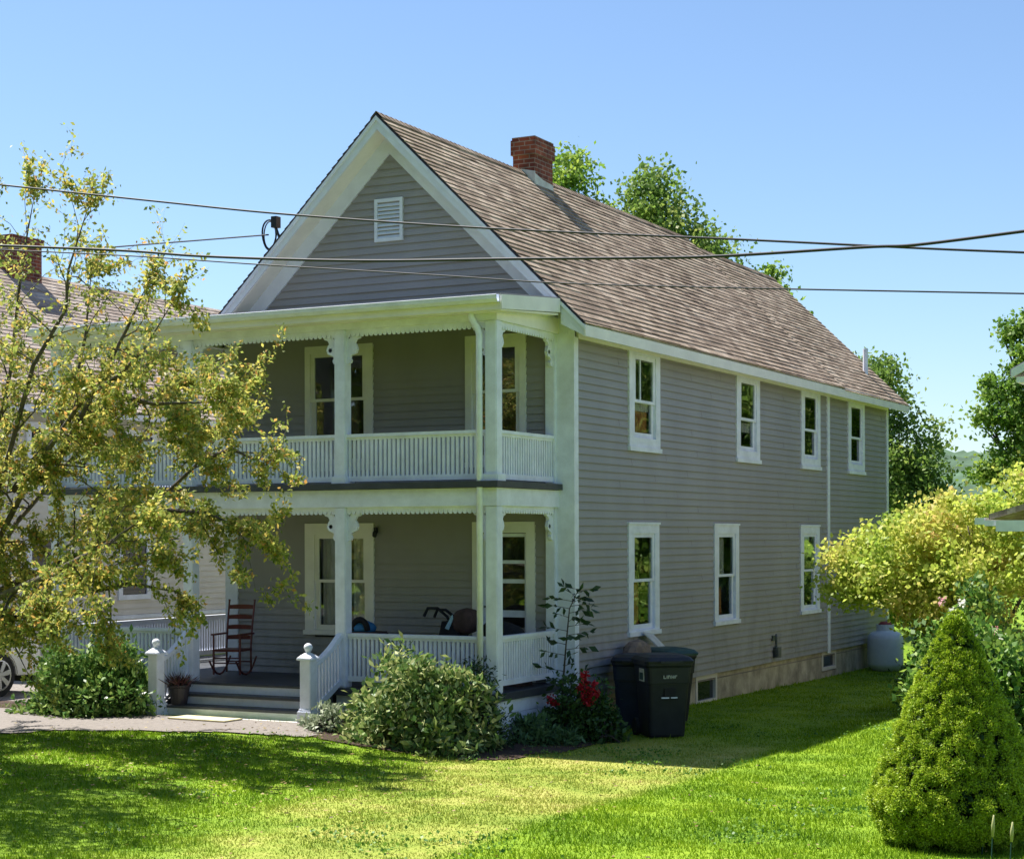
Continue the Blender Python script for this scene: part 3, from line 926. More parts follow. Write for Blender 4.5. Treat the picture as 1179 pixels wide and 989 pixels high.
for zt in (3.42, 5.90):
    vm = MB()
    for i in range(3):
        q = valance(POSTX[i + 1] + 0.09, POSTX[i] - 0.09, zt, 'x', -1.90)
        n = len(vm.v); vm.v += q.v; vm.f += [tuple(n + k for k in f) for f in q.f]; vm.mi += q.mi
    q = valance(-1.76, -0.12, zt, 'y', -0.25)
    n = len(vm.v); vm.v += q.v; vm.f += [tuple(n + k for k in f) for f in q.f]; vm.mi += q.mi
    vm.build('valance', MT['white'], house)

BR = [(0, 0), (0.27, 0), (0.275, -0.05), (0.22, -0.065), (0.205, -0.12), (0.15, -0.135), (0.125, -0.18), (0.15, -0.215), (0.17, -0.27), (0.145, -0.325), (0.09, -0.345), (0.055, -0.365), (0.05, -0.39), (0.07, -0.42), (0.055, -0.46), (0.0, -0.475)]
HOLE = [(0.025, -0.03), (0.11, -0.03), (0.06, -0.10), (0.025, -0.14)]


def bracket(mb, cx, cy, zt, dx, dy):
    """sawn scroll bracket reaching out along (dx, dy) from the post face"""
    th = 0.045
    sx, sy = -dy * th / 2, dx * th / 2

    def P(u, v): return (cx + dx * u + sx, cy + dy * u + sy, zt + v)
    poly = [BR[0], HOLE[0], HOLE[3], HOLE[2], HOLE[1], HOLE[0], BR[0]]
    # two pieces: the strip above the opening and the scroll, so no keyhole face is needed
    mb.prism([P(0, 0), P(0.27, 0), P(0.275, -0.03), P(0, -0.03)], (-2 * sx, -2 * sy, 0))
    mb.prism([P(0, -0.0305), P(0.025, -0.0305), P(0.025, -0.14), P(0, -0.14)], (-2 * sx, -2 * sy, 0))
    mb.prism([P(*p) for p in [(0.11, -0.0305), (0.274, -0.0305), (0.275, -0.05), (0.22, -0.065), (0.205, -0.12), (0.15, -0.135), (0.125, -0.18), (0.15, -0.215), (0.17, -0.27), (0.145, -0.325), (0.09, -0.345), (0.055, -0.365), (0.05, -0.39), (0.07, -0.42), (0.055, -0.46), (0.0, -0.475), (0.0, -0.1402), (0.025, -0.1402), (0.06, -0.10)]], (-2 * sx, -2 * sy, 0))
    mb.tube([P(0.105, -0.27), (P(0.105, -0.27)[0] - 2.4 * sx, P(0.105, -0.27)[1] - 2.4 * sy, P(0, -0.27)[2])], 0.03, 10)


PW = 0.088
for lvl, (z0, zt) in enumerate(((0.90, 3.42), (3.75, 5.90))):
    for i, x in enumerate(POSTX):
        p = MB()
        p.box(x - PW, x + PW, PY - PW, PY + PW, z0, zt)
        if lvl == 1: p.box(x - PW - 0.035, x + PW + 0.035, PY - PW - 0.035, PY + PW + 0.035, z0 - 0.03, z0 + 0.10)
        elif i == 0: p.box(x - PW, x + PW, PY - PW, PY + PW, 0.2, z0 + 0.001)
        po = p.build('post', MT['white'], house, bevel=0.012)
        dirs = [(-1, 0)] if i < 3 else []
        if i > 0: dirs.append((1, 0))
        if i in (0, 3): dirs.append((0, 1))
        for dx, dy in dirs:
            b = MB(); bracket(b, x + dx * PW, PY + dy * PW, zt, dx, dy); b.build('bracket', MT['white'], po)
    p = MB()      # half post on the house wall
    p.box(-0.40, -0.245, -0.10, -0.031, z0, zt); po = p.build('wall_post', MT['white'], house, bevel=0.01)
    b = MB(); bracket(b, -0.30, -0.10, zt, 0, -1); b.build('bracket', MT['white'], po)
    p = MB(); p.box(-7.9 - PW, -7.9 + PW, 3.8, 3.8 + 2 * PW, z0, zt); p.build('post', MT['white'], house, bevel=0.012)


def railing(p0, p1, zb, zt, name='railing'):
    p0, p1 = Vector((*p0, 0)), Vector((*p1, 0))
    d = p1 - p0; L_ = d.length; d.normalize(); s = Vector((-d.y, d.x, 0))
    bl = MB(); n = int(L_ / 0.070)
    for i in range(n):
        c = p0 + d * (L_ * (i + 0.5) / n)
        a = c + Vector((0, 0, zb + 0.075)); e = c + Vector((0, 0, zt - 0.06))
        bl.prism([a + d * 0.0205 * q + s * 0.017 * r for q, r in ((-1, -1), (1, -1), (1, 1), (-1, 1))], e - a)
    ro_ = bl.build(name, MT['white'], house)
    h = MB(); h.bar(p0 + Vector((0, 0, zt - 0.022)), p1 + Vector((0, 0, zt - 0.022)), 0.10, 0.045); h.bar(p0 + Vector((0, 0, zt - 0.063)), p1 + Vector((0, 0, zt - 0.063)), 0.05, 0.036)
    h.build('handrail', MT['white'], ro_)
    b = MB(); b.bar(p0 + Vector((0, 0, zb + 0.04)), p1 + Vector((0, 0, zb + 0.04)), 0.05, 0.075); b.build('bottom_rail', MT['white'], ro_)
    return ro_


for i in range(3):
    railing((POSTX[i + 1] + PW, PY), (POSTX[i] - PW, PY), 3.775, 4.44, 'balcony_railing')
railing((PX, PY + PW), (PX, -0.10), 3.775, 4.44, 'balcony_railing')
railing((-7.9, PY + PW), (-7.9, 3.8), 3.775, 4.44, 'balcony_railing')
railing((POSTX[1] + PW, PY), (POSTX[0] - PW, PY), 0.985, 1.66, 'porch_railing')
railing((PX, PY + PW), (PX, -0.10), 0.985, 1.66, 'porch_railing')
railing((POSTX[3] + PW, PY), (POSTX[2] - PW, PY), 0.985, 1.66, 'porch_railing')
railing((-7.9, PY + PW), (-7.9, 3.8), 0.985, 1.66, 'porch_railing')

# porch roof, gutter, downspout
pr = MB()
pr.prism([(LEFTX - 0.05, -2.18, 6.215), (LEFTX - 0.05, -0.002, 6.40), (LEFTX - 0.05, -0.002, 6.36), (LEFTX - 0.05, -2.18, 6.175)], (0.03 - LEFTX, 0, 0))
pr.box(LEFTX - 0.05, XL - 0.36, 0.0, 4.1, 6.30, 6.36)
pr.build('porch_roof', MT['roofmetal'], house)
ff = MB()
ff.prism([(-0.02, -2.19, 6.19), (-0.02, -0.432, 6.345), (-0.02, -0.432, 6.15), (-0.02, -2.19, 6.0)], (0.03, 0, 0))
ff.prism([(-0.205, -2.16, 6.0), (-0.205, -0.43, 6.14), (-0.205, -0.43, 6.11), (-0.205, -2.16, 5.985)], (0.184, 0, 0))
ff.prism([(-0.20, -1.95, 5.985), (-0.20, -0.035, 6.12), (-0.20, -0.035, 5.90), (-0.20, -1.95, 5.90)], (-0.004, 0, 0))
ff.box(LEFTX - 0.05, -0.02, -2.175, -2.15, 6.0, 6.17)
ff.box(LEFTX - 0.05, -0.206, -2.15, -1.951, 5.985, 6.0)
ff.build('porch_fascia', MT['cream'], house)
gu = MB()
gu.prism([(LEFTX - 0.08, y, z) for y, z in ((-2.178, 6.195), (-2.178, 6.09), (-2.245, 6.09), (-2.275, 6.13), (-2.285, 6.185), (-2.272, 6.19), (-2.26, 6.13), (-2.24, 6.102), (-2.195, 6.102), (-2.195, 6.195))], (0.05 - LEFTX, 0, 0))
gu.build('gutter', MT['white'], house)
ds = MB()
ds.tube([(-0.53, -2.06, 6.03), (-0.53, -2.05, 5.94), (-0.51, -2.03, 5.88), (-0.46, -1.995, 5.79), (-0.445, -1.985, 5.70), (-0.445, -1.985, 0.55)], 0.043, 10)
ds.tube([(-0.445, -1.985, 0.55), (-0.445, -2.02, 0.42)], 0.045, 10)
ds.build('downspout', MT['white'], house, smooth=True)
wl = MB(); wl.box(-3.295, -3.25, -0.09, -0.034, 3.06, 3.15); wl.lathe((-3.272, -0.10, 3.0), [(0.02, 0), (0.038, 0.02), (0.034, 0.07), (0.015, 0.10)], 10)
wl.build('wall_lamp', MT['dark'], house)

# steps
st = MB(); st.box(-5.24, -2.80, -2.48, -2.05, 0.30, 0.55); st_o = st.build('steps', MT['edge'], house)
SX0, SX1 = -5.25, -2.80
for i, (z, y0, y1) in enumerate(((0.755, -2.33, -2.035), (0.61, -2.62, -2.30))):
    tr = MB(); tr.box(SX0, SX1, y0, y1, z - 0.035, z); tr.build('tread', MT['deck'], st_o)
for z0, z1, y in ((0.612, 0.72, -2.295), (0.46, 0.575, -2.585)):
    rr = MB(); rr.box(SX0, SX1, y, y + 0.02, z0, z1); rr.build('riser', MT['white'], st_o)
rr = MB(); rr.box(SX0, SX1, -2.05, -2.031, 0.757, 0.868); rr.build('riser', MT['white'], st_o)
bp = MB(); bp.box(-4.75, -2.78, -2.86, -2.72, 0.44, 0.487); bp.build('base_plank', MT['cream'], st_o)
for x in (SX0 - 0.06, SX1 + 0.0):
    sg = MB(); sg.prism([(x, -2.05, 0.35), (x, -2.05, 0.90), (x, -2.68, 0.60), (x, -2.68, 0.35)], (0.05, 0, 0)); sg.build('stringer', MT['deck'], st_o)
for x in (-2.72, -5.33):
    nw = MB(); y = -2.70; z0 = 0.42
    nw.box(x - 0.115, x + 0.115, y - 0.115, y + 0.115, z0, z0 + 0.22); nw.box(x - 0.10, x + 0.10, y - 0.10, y + 0.10, z0 + 0.22, z0 + 0.25)
    nw.box(x - 0.085, x + 0.085, y - 0.085, y + 0.085, z0 + 0.25, 1.33)
    nw.box(x - 0.12, x + 0.12, y - 0.12, y + 0.12, 1.33, 1.365)
    nw.loft([[(x + sx * q, y + sy * q, z) for sx, sy in ((-1, -1), (1, -1), (1, 1), (-1, 1))] for q, z in ((0.115, 1.365), (0.05, 1.42), (0.035, 1.43))])
    nwo = nw.build('newel_post', MT['white'], house, bevel=0.008)
    nb = MB(); nb.lathe((x, y, 1.42), [(0.035, 0), (0.03, 0.02), (0.05, 0.05), (0.062, 0.085), (0.05, 0.12), (0.02, 0.14)], 16)
    nb.build('ball_finial', MT['white'], nwo, smooth=True)
    px = POSTX[1] if x > -4 else POSTX[2]
    sr = MB(); n = 10; pts = []
    for k in range(n + 1):
        f = k / n
        pts.append(Vector((px + (x - px) * f, PY - PW + (y + 0.085 - PY + PW) * f, 1.63 - 0.38 * f - 0.05 * math.sin(math.pi * f))))
    for k in range(9):
        f = (k + 0.5) / 9
        c = pts[0].lerp(pts[-1], f); zt = 1.63 - 0.38 * f - 0.05 * math.sin(math.pi * f) - 0.02; zb = 0.985 - 0.37 * f
        sr.box(c.x - 0.017, c.x + 0.017, c.y - 0.017, c.y + 0.017, zb, zt)
    sro = sr.build('stair_railing', MT['white'], house)
    hr = MB()
    for k in range(n): hr.bar(pts[k], pts[k + 1], 0.09, 0.06)
    hr.build('handrail', MT['white'], sro)
    br_ = MB(); br_.bar((px, PY - PW, 0.985), (x, y + 0.085, 0.615), 0.05, 0.08); br_.build('bottom_rail', MT['white'], sro)
gp = MB()
gp.tube([(0.05, 8.7, 0.85), (0.05, 8.7, 1.12), (0.03, 8.75, 1.15), (-0.01, 8.75, 1.15)], 0.022, 8)
gp.tube([(0.09, 8.64, 0.74), (0.09, 8.64, 0.93)], 0.075, 12); gp.box(0.02, 0.06, 8.5, 8.62, 1.05, 1.15)
gp.build('gas_regulator', MT['steel'], house)

# service hook and coiled cable on the left rake
hk = thing('cable_coil', 'black coil of service cable hooked to the left slope of the gable', 'cable coil', (-5.0, -0.3, 7.5))
hm = MB(); cc = Vector((-5.0, -0.36, 7.66))
hm.tube([(cc.x + 0.13 * math.cos(a), cc.y + 0.02 * math.sin(2 * a), cc.z + 0.23 * math.sin(a)) for a in [k * 2 * math.pi / 24 for k in range(25)]], 0.014, 6, cap=False)
hm.tube([(cc.x + 0.11 * math.cos(a) - 0.005, cc.y + 0.02, cc.z + 0.21 * math.sin(a)) for a in [k * 2 * math.pi / 24 for k in range(25)]], 0.010, 6, cap=False)
hm.build('coil', MT['wire'], hk)
hm = MB(); hm.box(-4.93, -4.83, -0.42, -0.30, 7.76, 7.93); hm.tube([(-4.88, -0.38, 7.8), (-4.80, -0.38, 7.60)], 0.02, 6); hm.build('bracket', MT['dark'], hk)

# ------------------------------------------------------------------ foliage builders
def rand_unit(rng, n):
    v = rng.normal(size=(n, 3)); return v / np.linalg.norm(v, axis=1, keepdims=True)


def leaf_arrays(rng, P, size, aspect=0.28, out=None, bias=0.0, fold=0.08, jit=0.35, droop=0.0):
    n = len(P)
    d = rand_unit(rng, n)
    if out is not None: d = d + out * bias
    d[:, 2] -= droop
    d /= np.linalg.norm(d, axis=1, keepdims=True)
    w = np.cross(d, rand_unit(rng, n)); w /= np.linalg.norm(w, axis=1, keepdims=True) + 1e-9
    nn = np.cross(d, w)
    s = (size * (1 + rng.uniform(-jit, jit, n)))[:, None]
    b = P; l = P + d * s * 0.5 + w * s * aspect + nn * s * fold; r = P + d * s * 0.5 - w * s * aspect + nn * s * fold; t = P + d * s
    V = np.stack([b, r, t, l], 1).reshape(-1, 3)
    F = np.arange(4 * n).reshape(-1, 4)
    return V, F


def leaves(name, P, size, mat, parent, seed=1, **kw):
    rng = np.random.default_rng(seed)
    V, F = leaf_arrays(rng, np.asarray(P, float), size, **kw)
    return np_mesh(name, V, F, mat, parent)


def clumps(rng, c, r, k, n, sig, shell=0.45):
    """k clumps in an ellipsoid, n points in each"""
    d = rand_unit(rng, k)
    rad = (shell + (1 - shell) * rng.uniform(0, 1, k) ** 0.6)[:, None]
    cc = np.array(c) + d * rad * np.array(r)
    sg = sig * rng.uniform(0.6, 1.4, (k, 1, 1))
    P = cc[:, None, :] + rng.normal(size=(k, n, 3)) * sg * np.array([1, 1, 0.7])
    return P.reshape(-1, 3)


def tree(name, label, base, blobs, size, mat, seed, trunk_r=0.2, bark='bark', group=None, sig=0.35, nleaf=70, trunk_top=None, aspect=0.33, cat='tree'):
    """blobs: (x, y, z, rx, ry, rz, clumps)"""
    rng = np.random.default_rng(seed)
    root = thing(name, label, cat, base, group)
    b = Vector(base)
    top = Vector(trunk_top) if trunk_top else Vector((b.x, b.y, max(q[2] for q in blobs) * 0.75))
    tm = MB()
    pts = [b - Vector((0, 0, 0.3))] + [b.lerp(top, f) + Vector((rng.normal() * trunk_r * 0.5, rng.normal() * trunk_r * 0.5, 0)) for f in (0.25, 0.5, 0.75, 1.0)]
    tm.tube(pts, [trunk_r * 1.3, trunk_r, trunk_r * 0.8, trunk_r * 0.6, trunk_r * 0.35], 8)
    allP = []
    for q in blobs:
        c = Vector(q[:3])
        f = rng.uniform(0.35, 0.8); s = b.lerp(top, f)
        mid = s.lerp(c, 0.5) + Vector((rng.normal() * 0.2, rng.normal() * 0.2, -0.1 * (c - s).length))
        tm.tube([s, mid, c], [trunk_r * 0.4, trunk_r * 0.22, trunk_r * 0.1], 6)
        for _ in range(5):
            e = c + Vector(tuple(rand_unit(rng, 1)[0])) * min(q[3:6]) * 0.9
            tm.tube([mid.lerp(c, 0.6), e], [trunk_r * 0.12, trunk_r * 0.03], 5)
        allP.append(clumps(rng, q[:3], q[3:6], q[6], nleaf, sig))
    tm.build('trunk', MT[bark], root, smooth=True)
    leaves('crown', np.concatenate(allP), size, mat, root, seed + 1, aspect=aspect, droop=0.15)
    return root


# ------------------------------------------------------------------ neighbour's house on the left
nb = thing('house', 'pale tan neighbouring house with brown shingle roof and brick chimney behind the leafy branches', 'house', (-16.0, 9.0, 0.4))
NXR, NXL, NY0, NY1 = -12.55, -19.45, 1.2, 15.5
nm = MB()
z = 1.45
while z < 5.7:
    nm.quad((NXR + 0.015, NY0, z), (NXR + 0.015, NY1, z), (NXR, NY1, z + 0.12), (NXR, NY0, z + 0.12))
    nm.quad((NXL, NY0 - 0.015, z), (NXR, NY0 - 0.015, z), (NXR, NY0, z + 0.12), (NXL, NY0, z + 0.12))
    z += 0.12
while z < 8.5:
    hh = (8.7 - z) / 0.83
    nm.quad((-16 - hh, NY0 - 0.015, z), (-16 + hh, NY0 - 0.015, z), (-16 + hh, NY0, z + 0.12), (-16 - hh, NY0, z + 0.12)); z += 0.12
nm.box(NXL, NXR - 0.002, NY0 + 0.002, NY1, 1.3, 5.7)
nm.build('wall', MT['tan'], nb, recalc=False)
nm = MB(); nm.box(NXL + 0.1, NXR - 0.05, NY0 + 0.06, NY1, 0.2, 1.36)
y = NY0
while y < NY1 - 0.1:
    nm.box(NXR - 0.05, NXR - 0.03, y, y + 0.14, 0.3, 1.36); y += 0.16
nm.build('skirting', MT['beige'], nb)
nm = MB(); nm.box(NXR - 0.05, NXR + 0.05, NY0, NY1, 1.362, 1.44); nm.box(NXR, NXR + 0.03, NY0 + 0.0, NY0 + 0.14, 1.45, 5.6); nm.build('trim_board', MT['white'], nb)
nm = MB()
for sd in (-1, 1):
    for k in range(36):
        a_, b_ = k * 0.14, (k + 1) * 0.14
        c1, c2 = a_ / 1.3, b_ / 1.3
        nm.quad((-16 + sd * c1, NY0 - 0.4, 8.72 - 0.83 * c1), (-16 + sd * c1, NY1 + 0.4, 8.72 - 0.83 * c1), (-16 + sd * c2, NY1 + 0.4, 8.735 - 0.83 * c2), (-16 + sd * c2, NY0 - 0.4, 8.735 - 0.83 * c2))
        nm.quad((-16 + sd * c2, NY0 - 0.4, 8.735 - 0.83 * c2), (-16 + sd * c2, NY1 + 0.4, 8.735 - 0.83 * c2), (-16 + sd * c2, NY1 + 0.4, 8.715 - 0.83 * c2), (-16 + sd * c2, NY0 - 0.4, 8.715 - 0.83 * c2))
nro = nm.build('roof', MT['nroof'], nb, recalc=False)
nm = MB()
for sd in (-1, 1):
    nm.prism([(-16, NY0 - 0.42, 8.70), (-16 + sd * 3.86, NY0 - 0.42, 5.50), (-16 + sd * 3.86, NY0 - 0.42, 5.32), (-16, NY0 - 0.42, 8.52)], (0, 0.03, 0))
    nm.box(-16 + sd * 3.84 - 0.02, -16 + sd * 3.84 + 0.02, NY0 - 0.4, NY1 + 0.4, 5.36, 5.52)
nm.build('fascia', MT['white'], nb)
nm = MB(); nm.box(-16.35, -15.75, 5.45, 6.35, 7.9, 9.45); nm.box(-16.39, -15.71, 5.41, 6.39, 9.28, 9.45); nm.build('chimney', MT['brick'], nro)
for (y, z0, z1) in ((2.4, 3.9, 5.2), (5.2, 3.9, 5.2), (8.6, 3.9, 5.2), (2.4, 1.75, 3.1), (5.0, 1.75, 3.1), (8.8, 1.75, 3.1)):
    f = MB()
    for q in ((y, y + 0.12, z0, z1), (y + 0.88, y + 1.0, z0, z1), (y + 0.12, y + 0.88, z0, z0 + 0.1), (y + 0.12, y + 0.88, z1 - 0.12, z1), (y + 0.12, y + 0.88, (z0 + z1) / 2 - 0.03, (z0 + z1) / 2 + 0.03)):
        f.box(NXR, NXR + 0.05, *q)
    fo = f.build('window', MT['white'], nb)
    g = MB(); g.box(NXR + 0.016, NXR + 0.022, y + 0.1, y + 0.9, z0 + 0.08, z1 - 0.1); g.build('pane', MT['carglass'], fo)

# ------------------------------------------------------------------ neighbour's house on the right, only its eaves reach into view
nr = thing('house', 'pale house at the far right whose gutter and upper eave reach into view', 'house', (9.5, 5.0, 0.3))
rm = MB(); rm.box(6.33, 13.0, 0.4, 11.0, 0.0, 4.95); rm.build('wall', MT['beige'], nr)
rm = MB()   # upper roof, low gable seen at its corner
rm.prism([(6.12, 0.0, 5.10), (9.6, 0.0, 6.9), (13.2, 0.0, 5.10), (13.2, 0.0, 5.02), (9.6, 0.0, 6.8), (6.12, 0.0, 5.02)], (0, 11.4, 0)); rm.build('upper_roof', MT['roofmetal'], nr)
rm = MB(); rm.prism([(6.14, -0.03, 5.09), (9.6, -0.03, 6.87), (9.6, -0.03, 6.72), (6.14, -0.03, 4.99)], (0, 0.03, 0)); rm.box(6.2, 6.36, 0.0, 0.4, 4.93, 5.0); rm.box(6.28, 6.34, 0.33, 0.45, 0.3, 4.93); rm.build('upper_fascia', MT['white'], nr)
rm = MB(); rm.prism([(5.85, 0.0, 3.27), (7.6, 0.0, 3.78), (7.6, 0.0, 3.70), (5.85, 0.0, 3.20)], (0, 5.0, 0)); rm.build('porch_roof', MT['nroof'], nr)
rm = MB()
rm.box(5.68, 5.80, -0.04, 5.0, 3.14, 3.225); rm.box(5.95, 9.5, -0.06, 0.02, 3.05, 3.19); rm.box(5.80, 5.95, -0.03, 0.02, 3.12, 3.19)
rm.build('gutter', MT['white'], nr)

# ------------------------------------------------------------------ car on the driveway
car = thing('car', 'white car nosed up the driveway behind the rounded left shrub, front wheel showing', 'car', (-10.25, -3.0, 0.48))
CXR, CXL = -9.32, -11.18
cm = MB()
fy, ry = -1.66, -4.40       # wheel centres along y


def arch(cy, r, z0):
    return [(cy + r * math.cos(a), z0 + r * math.sin(a)) for a in [math.pi * k / 10 for k in range(11)]]


zb = 0.78
prof = [(-0.72, zb), (-0.68, 1.0), (-0.74, 1.25), (-0.95, 1.42), (-1.7, 1.50), (-2.1, 1.52), (-4.9, 1.52), (-5.3, 1.45), (-5.36, 1.0), (-5.3, zb)]
prof += [(-4.40 - 0.40, zb)] + [(p[0], p[1]) for p in reversed(arch(ry, 0.40, 0.80))][0:] + [(fy - 0.40, zb)] + [(p[0], p[1]) for p in reversed(arch(fy, 0.40, 0.80))]
cm.prism([(CXR, y, z) for y, z in prof], (CXL - CXR, 0, 0))
cbo = cm.build('body', MT['carpaint'], car, bevel=0.05)
cm = MB()
cm.loft([[(x, y, z) for x, y in ((CXR - a, -1.75 - f), (CXR - a, -5.25 + r_), (CXL + a, -5.25 + r_), (CXL + a, -1.75 - f))] for z, a, f, r_ in ((1.49, 0.05, 0, 0), (2.02, 0.22, 0.85, 0.35), (2.14, 0.32, 1.1, 0.5))])
cm.build('cabin', MT['carglass'], car, bevel=0.04)
cm = MB(); cm.box(CXL + 0.28, CXR - 0.28, -4.8, -2.8, 2.135, 2.175); cm.build('roof', MT['carpaint'], car, bevel=0.02)
cm = MB(); cm.box(CXR - 0.1, CXL + 0.1, -0.80, -0.66, 0.66, 0.80); cm.build('bumper', MT['dark'], car)
for x in (CXR - 0.33, CXL + 0.33):
    hm = MB(); hm.box(x - 0.22, x + 0.22, -0.98, -0.70, 1.18, 1.32); hm.build('headlight', MT['lampglass'], car, bevel=0.03)
for y in (fy, ry):
    for x, sd in ((CXR + 0.01, 1), (CXL - 0.01, -1)):
        w = MB()
        rings = []
        for r_, dx in ((0.24, 0.0), (0.26, 0.01), (0.33, 0.01), (0.355, -0.02), (0.355, -0.2), (0.3, -0.22)):
            rings.append([(x + sd * dx, y + r_ * math.cos(k * math.pi / 14), 0.825 + r_ * math.sin(k * math.pi / 14)) for k in range(28)])
        w.loft(rings); wo = w.build('wheel', MT['rubber'], car, smooth=False)
        rim = MB()
        rr_ = [[(x + sd * dx, y + r_ * math.cos(k * math.pi / 14), 0.825 + r_ * math.sin(k * math.pi / 14)) for k in range(28)] for r_, dx in ((0.245, 0.012), (0.225, 0.015), (0.215, -0.03))]
        rim.loft(rr_, cap=False)
        for k in range(7):
            a = 2 * math.pi * k / 7 + 0.2
            ca, sa = math.cos(a), math.sin(a)
            pa, qa = -sa, ca
            rim.prism([(x + sd * 0.012, y + ca * r_ + pa * t_, 0.825 + sa * r_ + qa * t_) for r_, t_ in ((0.03, -0.028), (0.225, -0.042), (0.225, 0.042), (0.03, 0.028))], (-sd * 0.03, 0, 0))
        rim.tube([(x + sd * 0.016, y, 0.825), (x - sd * 0.03, y, 0.825)], 0.05, 14)
        rim.build('rim', MT['alloy'], wo)
        hub = MB(); hub.tube([(x - sd * 0.035, y, 0.825), (x - sd * 0.06, y, 0.825)], 0.235, 20); hub.build('brake_disc', MT['rubber'], wo)

# ------------------------------------------------------------------ bins
def make_bin(name, label, x, y, ang, body_mat, lid_mat, h=1.0, w=0.60, d=0.68, marks=True):
    z = zgf(x, y)
    o = thing(name, label, 'bin', (x, y, z), 'wheeled bins by the house wall', rotz=ang)
    # local: front faces -y
    def ring(zz, w_, d_, r_=0.06, yo=0.0):
        pts = []
        for cx_, cy_, a0 in ((w_ / 2 - r_, -d_ / 2 + r_, -90), (w_ / 2 - r_, d_ / 2 - r_, 0), (-w_ / 2 + r_, d_ / 2 - r_, 90), (-w_ / 2 + r_, -d_ / 2 + r_, 180)):
            for k in range(4):
                a = R(a0 + k * 30)
                pts.append((cx_ + r_ * math.cos(a), cy_ + r_ * math.sin(a) + yo, zz))
        return pts
    b = MB()
    b.loft([ring(0.02, w * 0.78, d * 0.70, 0.05, 0.03), ring(0.05, w * 0.80, d * 0.73, 0.06, 0.03), ring(h * 0.70, w * 0.91, d * 0.90, 0.06, 0.0), ring(h * 0.705, w * 0.94, d * 0.94), ring(h * 0.90, w * 0.98, d * 0.98), ring(h * 0.93, w * 1.03, d * 1.03), ring(h * 0.955, w * 1.03, d * 1.03)])
    bo = b.build('body', body_mat, o, smooth=False)
    l = MB()
    l.loft([ring(h * 0.957, w * 1.07, d * 1.10, 0.07), ring(h * 0.985, w * 1.08, d * 1.12, 0.07), ring(h * 1.03, w * 0.98, d * 1.0, 0.09), ring(h * 1.06, w * 0.7, d * 0.7, 0.12)])
    l.bar((-w * 0.25, -d * 0.58, h * 0.975), (w * 0.25, -d * 0.58, h * 0.975), 0.05, 0.03)
    l.build('lid', lid_mat, o)
    hd = MB(); hd.tube([(-w * 0.42, d * 0.5, h * 0.90), (-w * 0.42, d * 0.64, h * 0.95), (w * 0.42, d * 0.64, h * 0.95), (w * 0.42, d * 0.5, h * 0.90)], 0.018, 8); hd.build('handle', body_mat, o)
    for sx in (-1, 1):
        wm = MB(); wm.tube([(sx * w * 0.40, d * 0.42, 0.12), (sx * (w * 0.40 + 0.06), d * 0.42, 0.12)], 0.125, 18); wm.build('wheel', MT['rubber'], o)
    if marks:
        # grab recess on the front, white stamped mark and bar, sticker on the left side
        fy_ = -d * 0.45
        rc = MB(); rc.box(-0.075, 0.085, fy_ - 0.012, fy_ + 0.03, h * 0.53, h * 0.64); rc.build('grab_recess', MT['rubber'], o)
        ln = MB(); ln.box(-0.12, -0.01, fy_ - 0.022, fy_, h * 0.515, h * 0.53); ln.box(0.02, 0.11, fy_ - 0.022, fy_, h * 0.515, h * 0.53); ln.build('stamped_bar', MT['white'], o)
        lt = MB()
        for k, (a0, a1, z0_, z1_) in enumerate(((-0.095, -0.085, 0, 1), (-0.085, -0.06, 0.0, 0.25), (-0.05, -0.04, 0, 1), (-0.03, -0.02, 0, 1), (-0.02, 0.0, 0.75, 1), (0.0, 0.01, 0, 0.8), (0.02, 0.03, 0, 1), (0.03, 0.05, 0.4, 0.6), (0.05, 0.06, 0, 1), (0.07, 0.08, 0.1, 0.9), (0.08, 0.10, 0.75, 1))):
            lt.box(a0, a1, -d * 0.505, -d * 0.48, h * 0.765 + z0_ * 0.045, h * 0.765 + z1_ * 0.045)
        lt.build('stamped_mark', MT['flash'], o)
        sk_ = MB(); sk_.box(-w * 0.497, -w * 0.475, -0.17, 0.04, h * 0.72, h * 0.88); so_ = sk_.build('sticker', MT['card'], o)
        sk_ = MB(); sk_.box(-w * 0.501, -w * 0.496, -0.15, 0.02, h * 0.74, h * 0.83); sk_.build('sticker_band', MT['greenlid'], so_)
    return o


make_bin('trash_bin', 'black wheeled bin standing foremost, with white stamped marks on its front', 1.27, 0.22, R(40), MT['dark'], MT['dark'], h=1.10, w=0.66, d=0.72)
make_bin('trash_bin', 'navy wheeled bin with a black lid, half hidden behind the foremost bin beside the roses', 0.50, 1.00, R(20), MT['navy'], MT['dark'], h=1.03, marks=False)
make_bin('trash_bin', 'wheeled bin with a dark green lid, rearmost by the house wall', 0.62, 2.0, R(62), MT['dark'], MT['greenlid'], h=1.07, marks=False)
bag = thing('paper_bag', 'crumpled brown paper bag lying on a bin lid under the window', 'paper bag', (0.30, 1.75, 1.3))
bm_ = MB()
rng = np.random.default_rng(11)
rings = []
for k, (zz, sc_) in enumerate(((1.12, 0.9), (1.18, 1.05), (1.27, 1.0), (1.36, 0.85), (1.42, 0.5))):
    rings.append([(0.27 + 0.20 * sc_ * math.cos(a) + rng.normal() * 0.012, 1.62 + 0.30 * sc_ * math.sin(a) + rng.normal() * 0.015, zz + rng.normal() * 0.012) for a in [q * 2 * math.pi / 12 for q in range(12)]])
bm_.loft(rings); bm_.build('paper', MT['kraft'], bag)
cd = thing('cardboard_sheet', 'bent white card leaning on the wall above the bin lids', 'cardboard', (0.16, 2.4, 1.3))
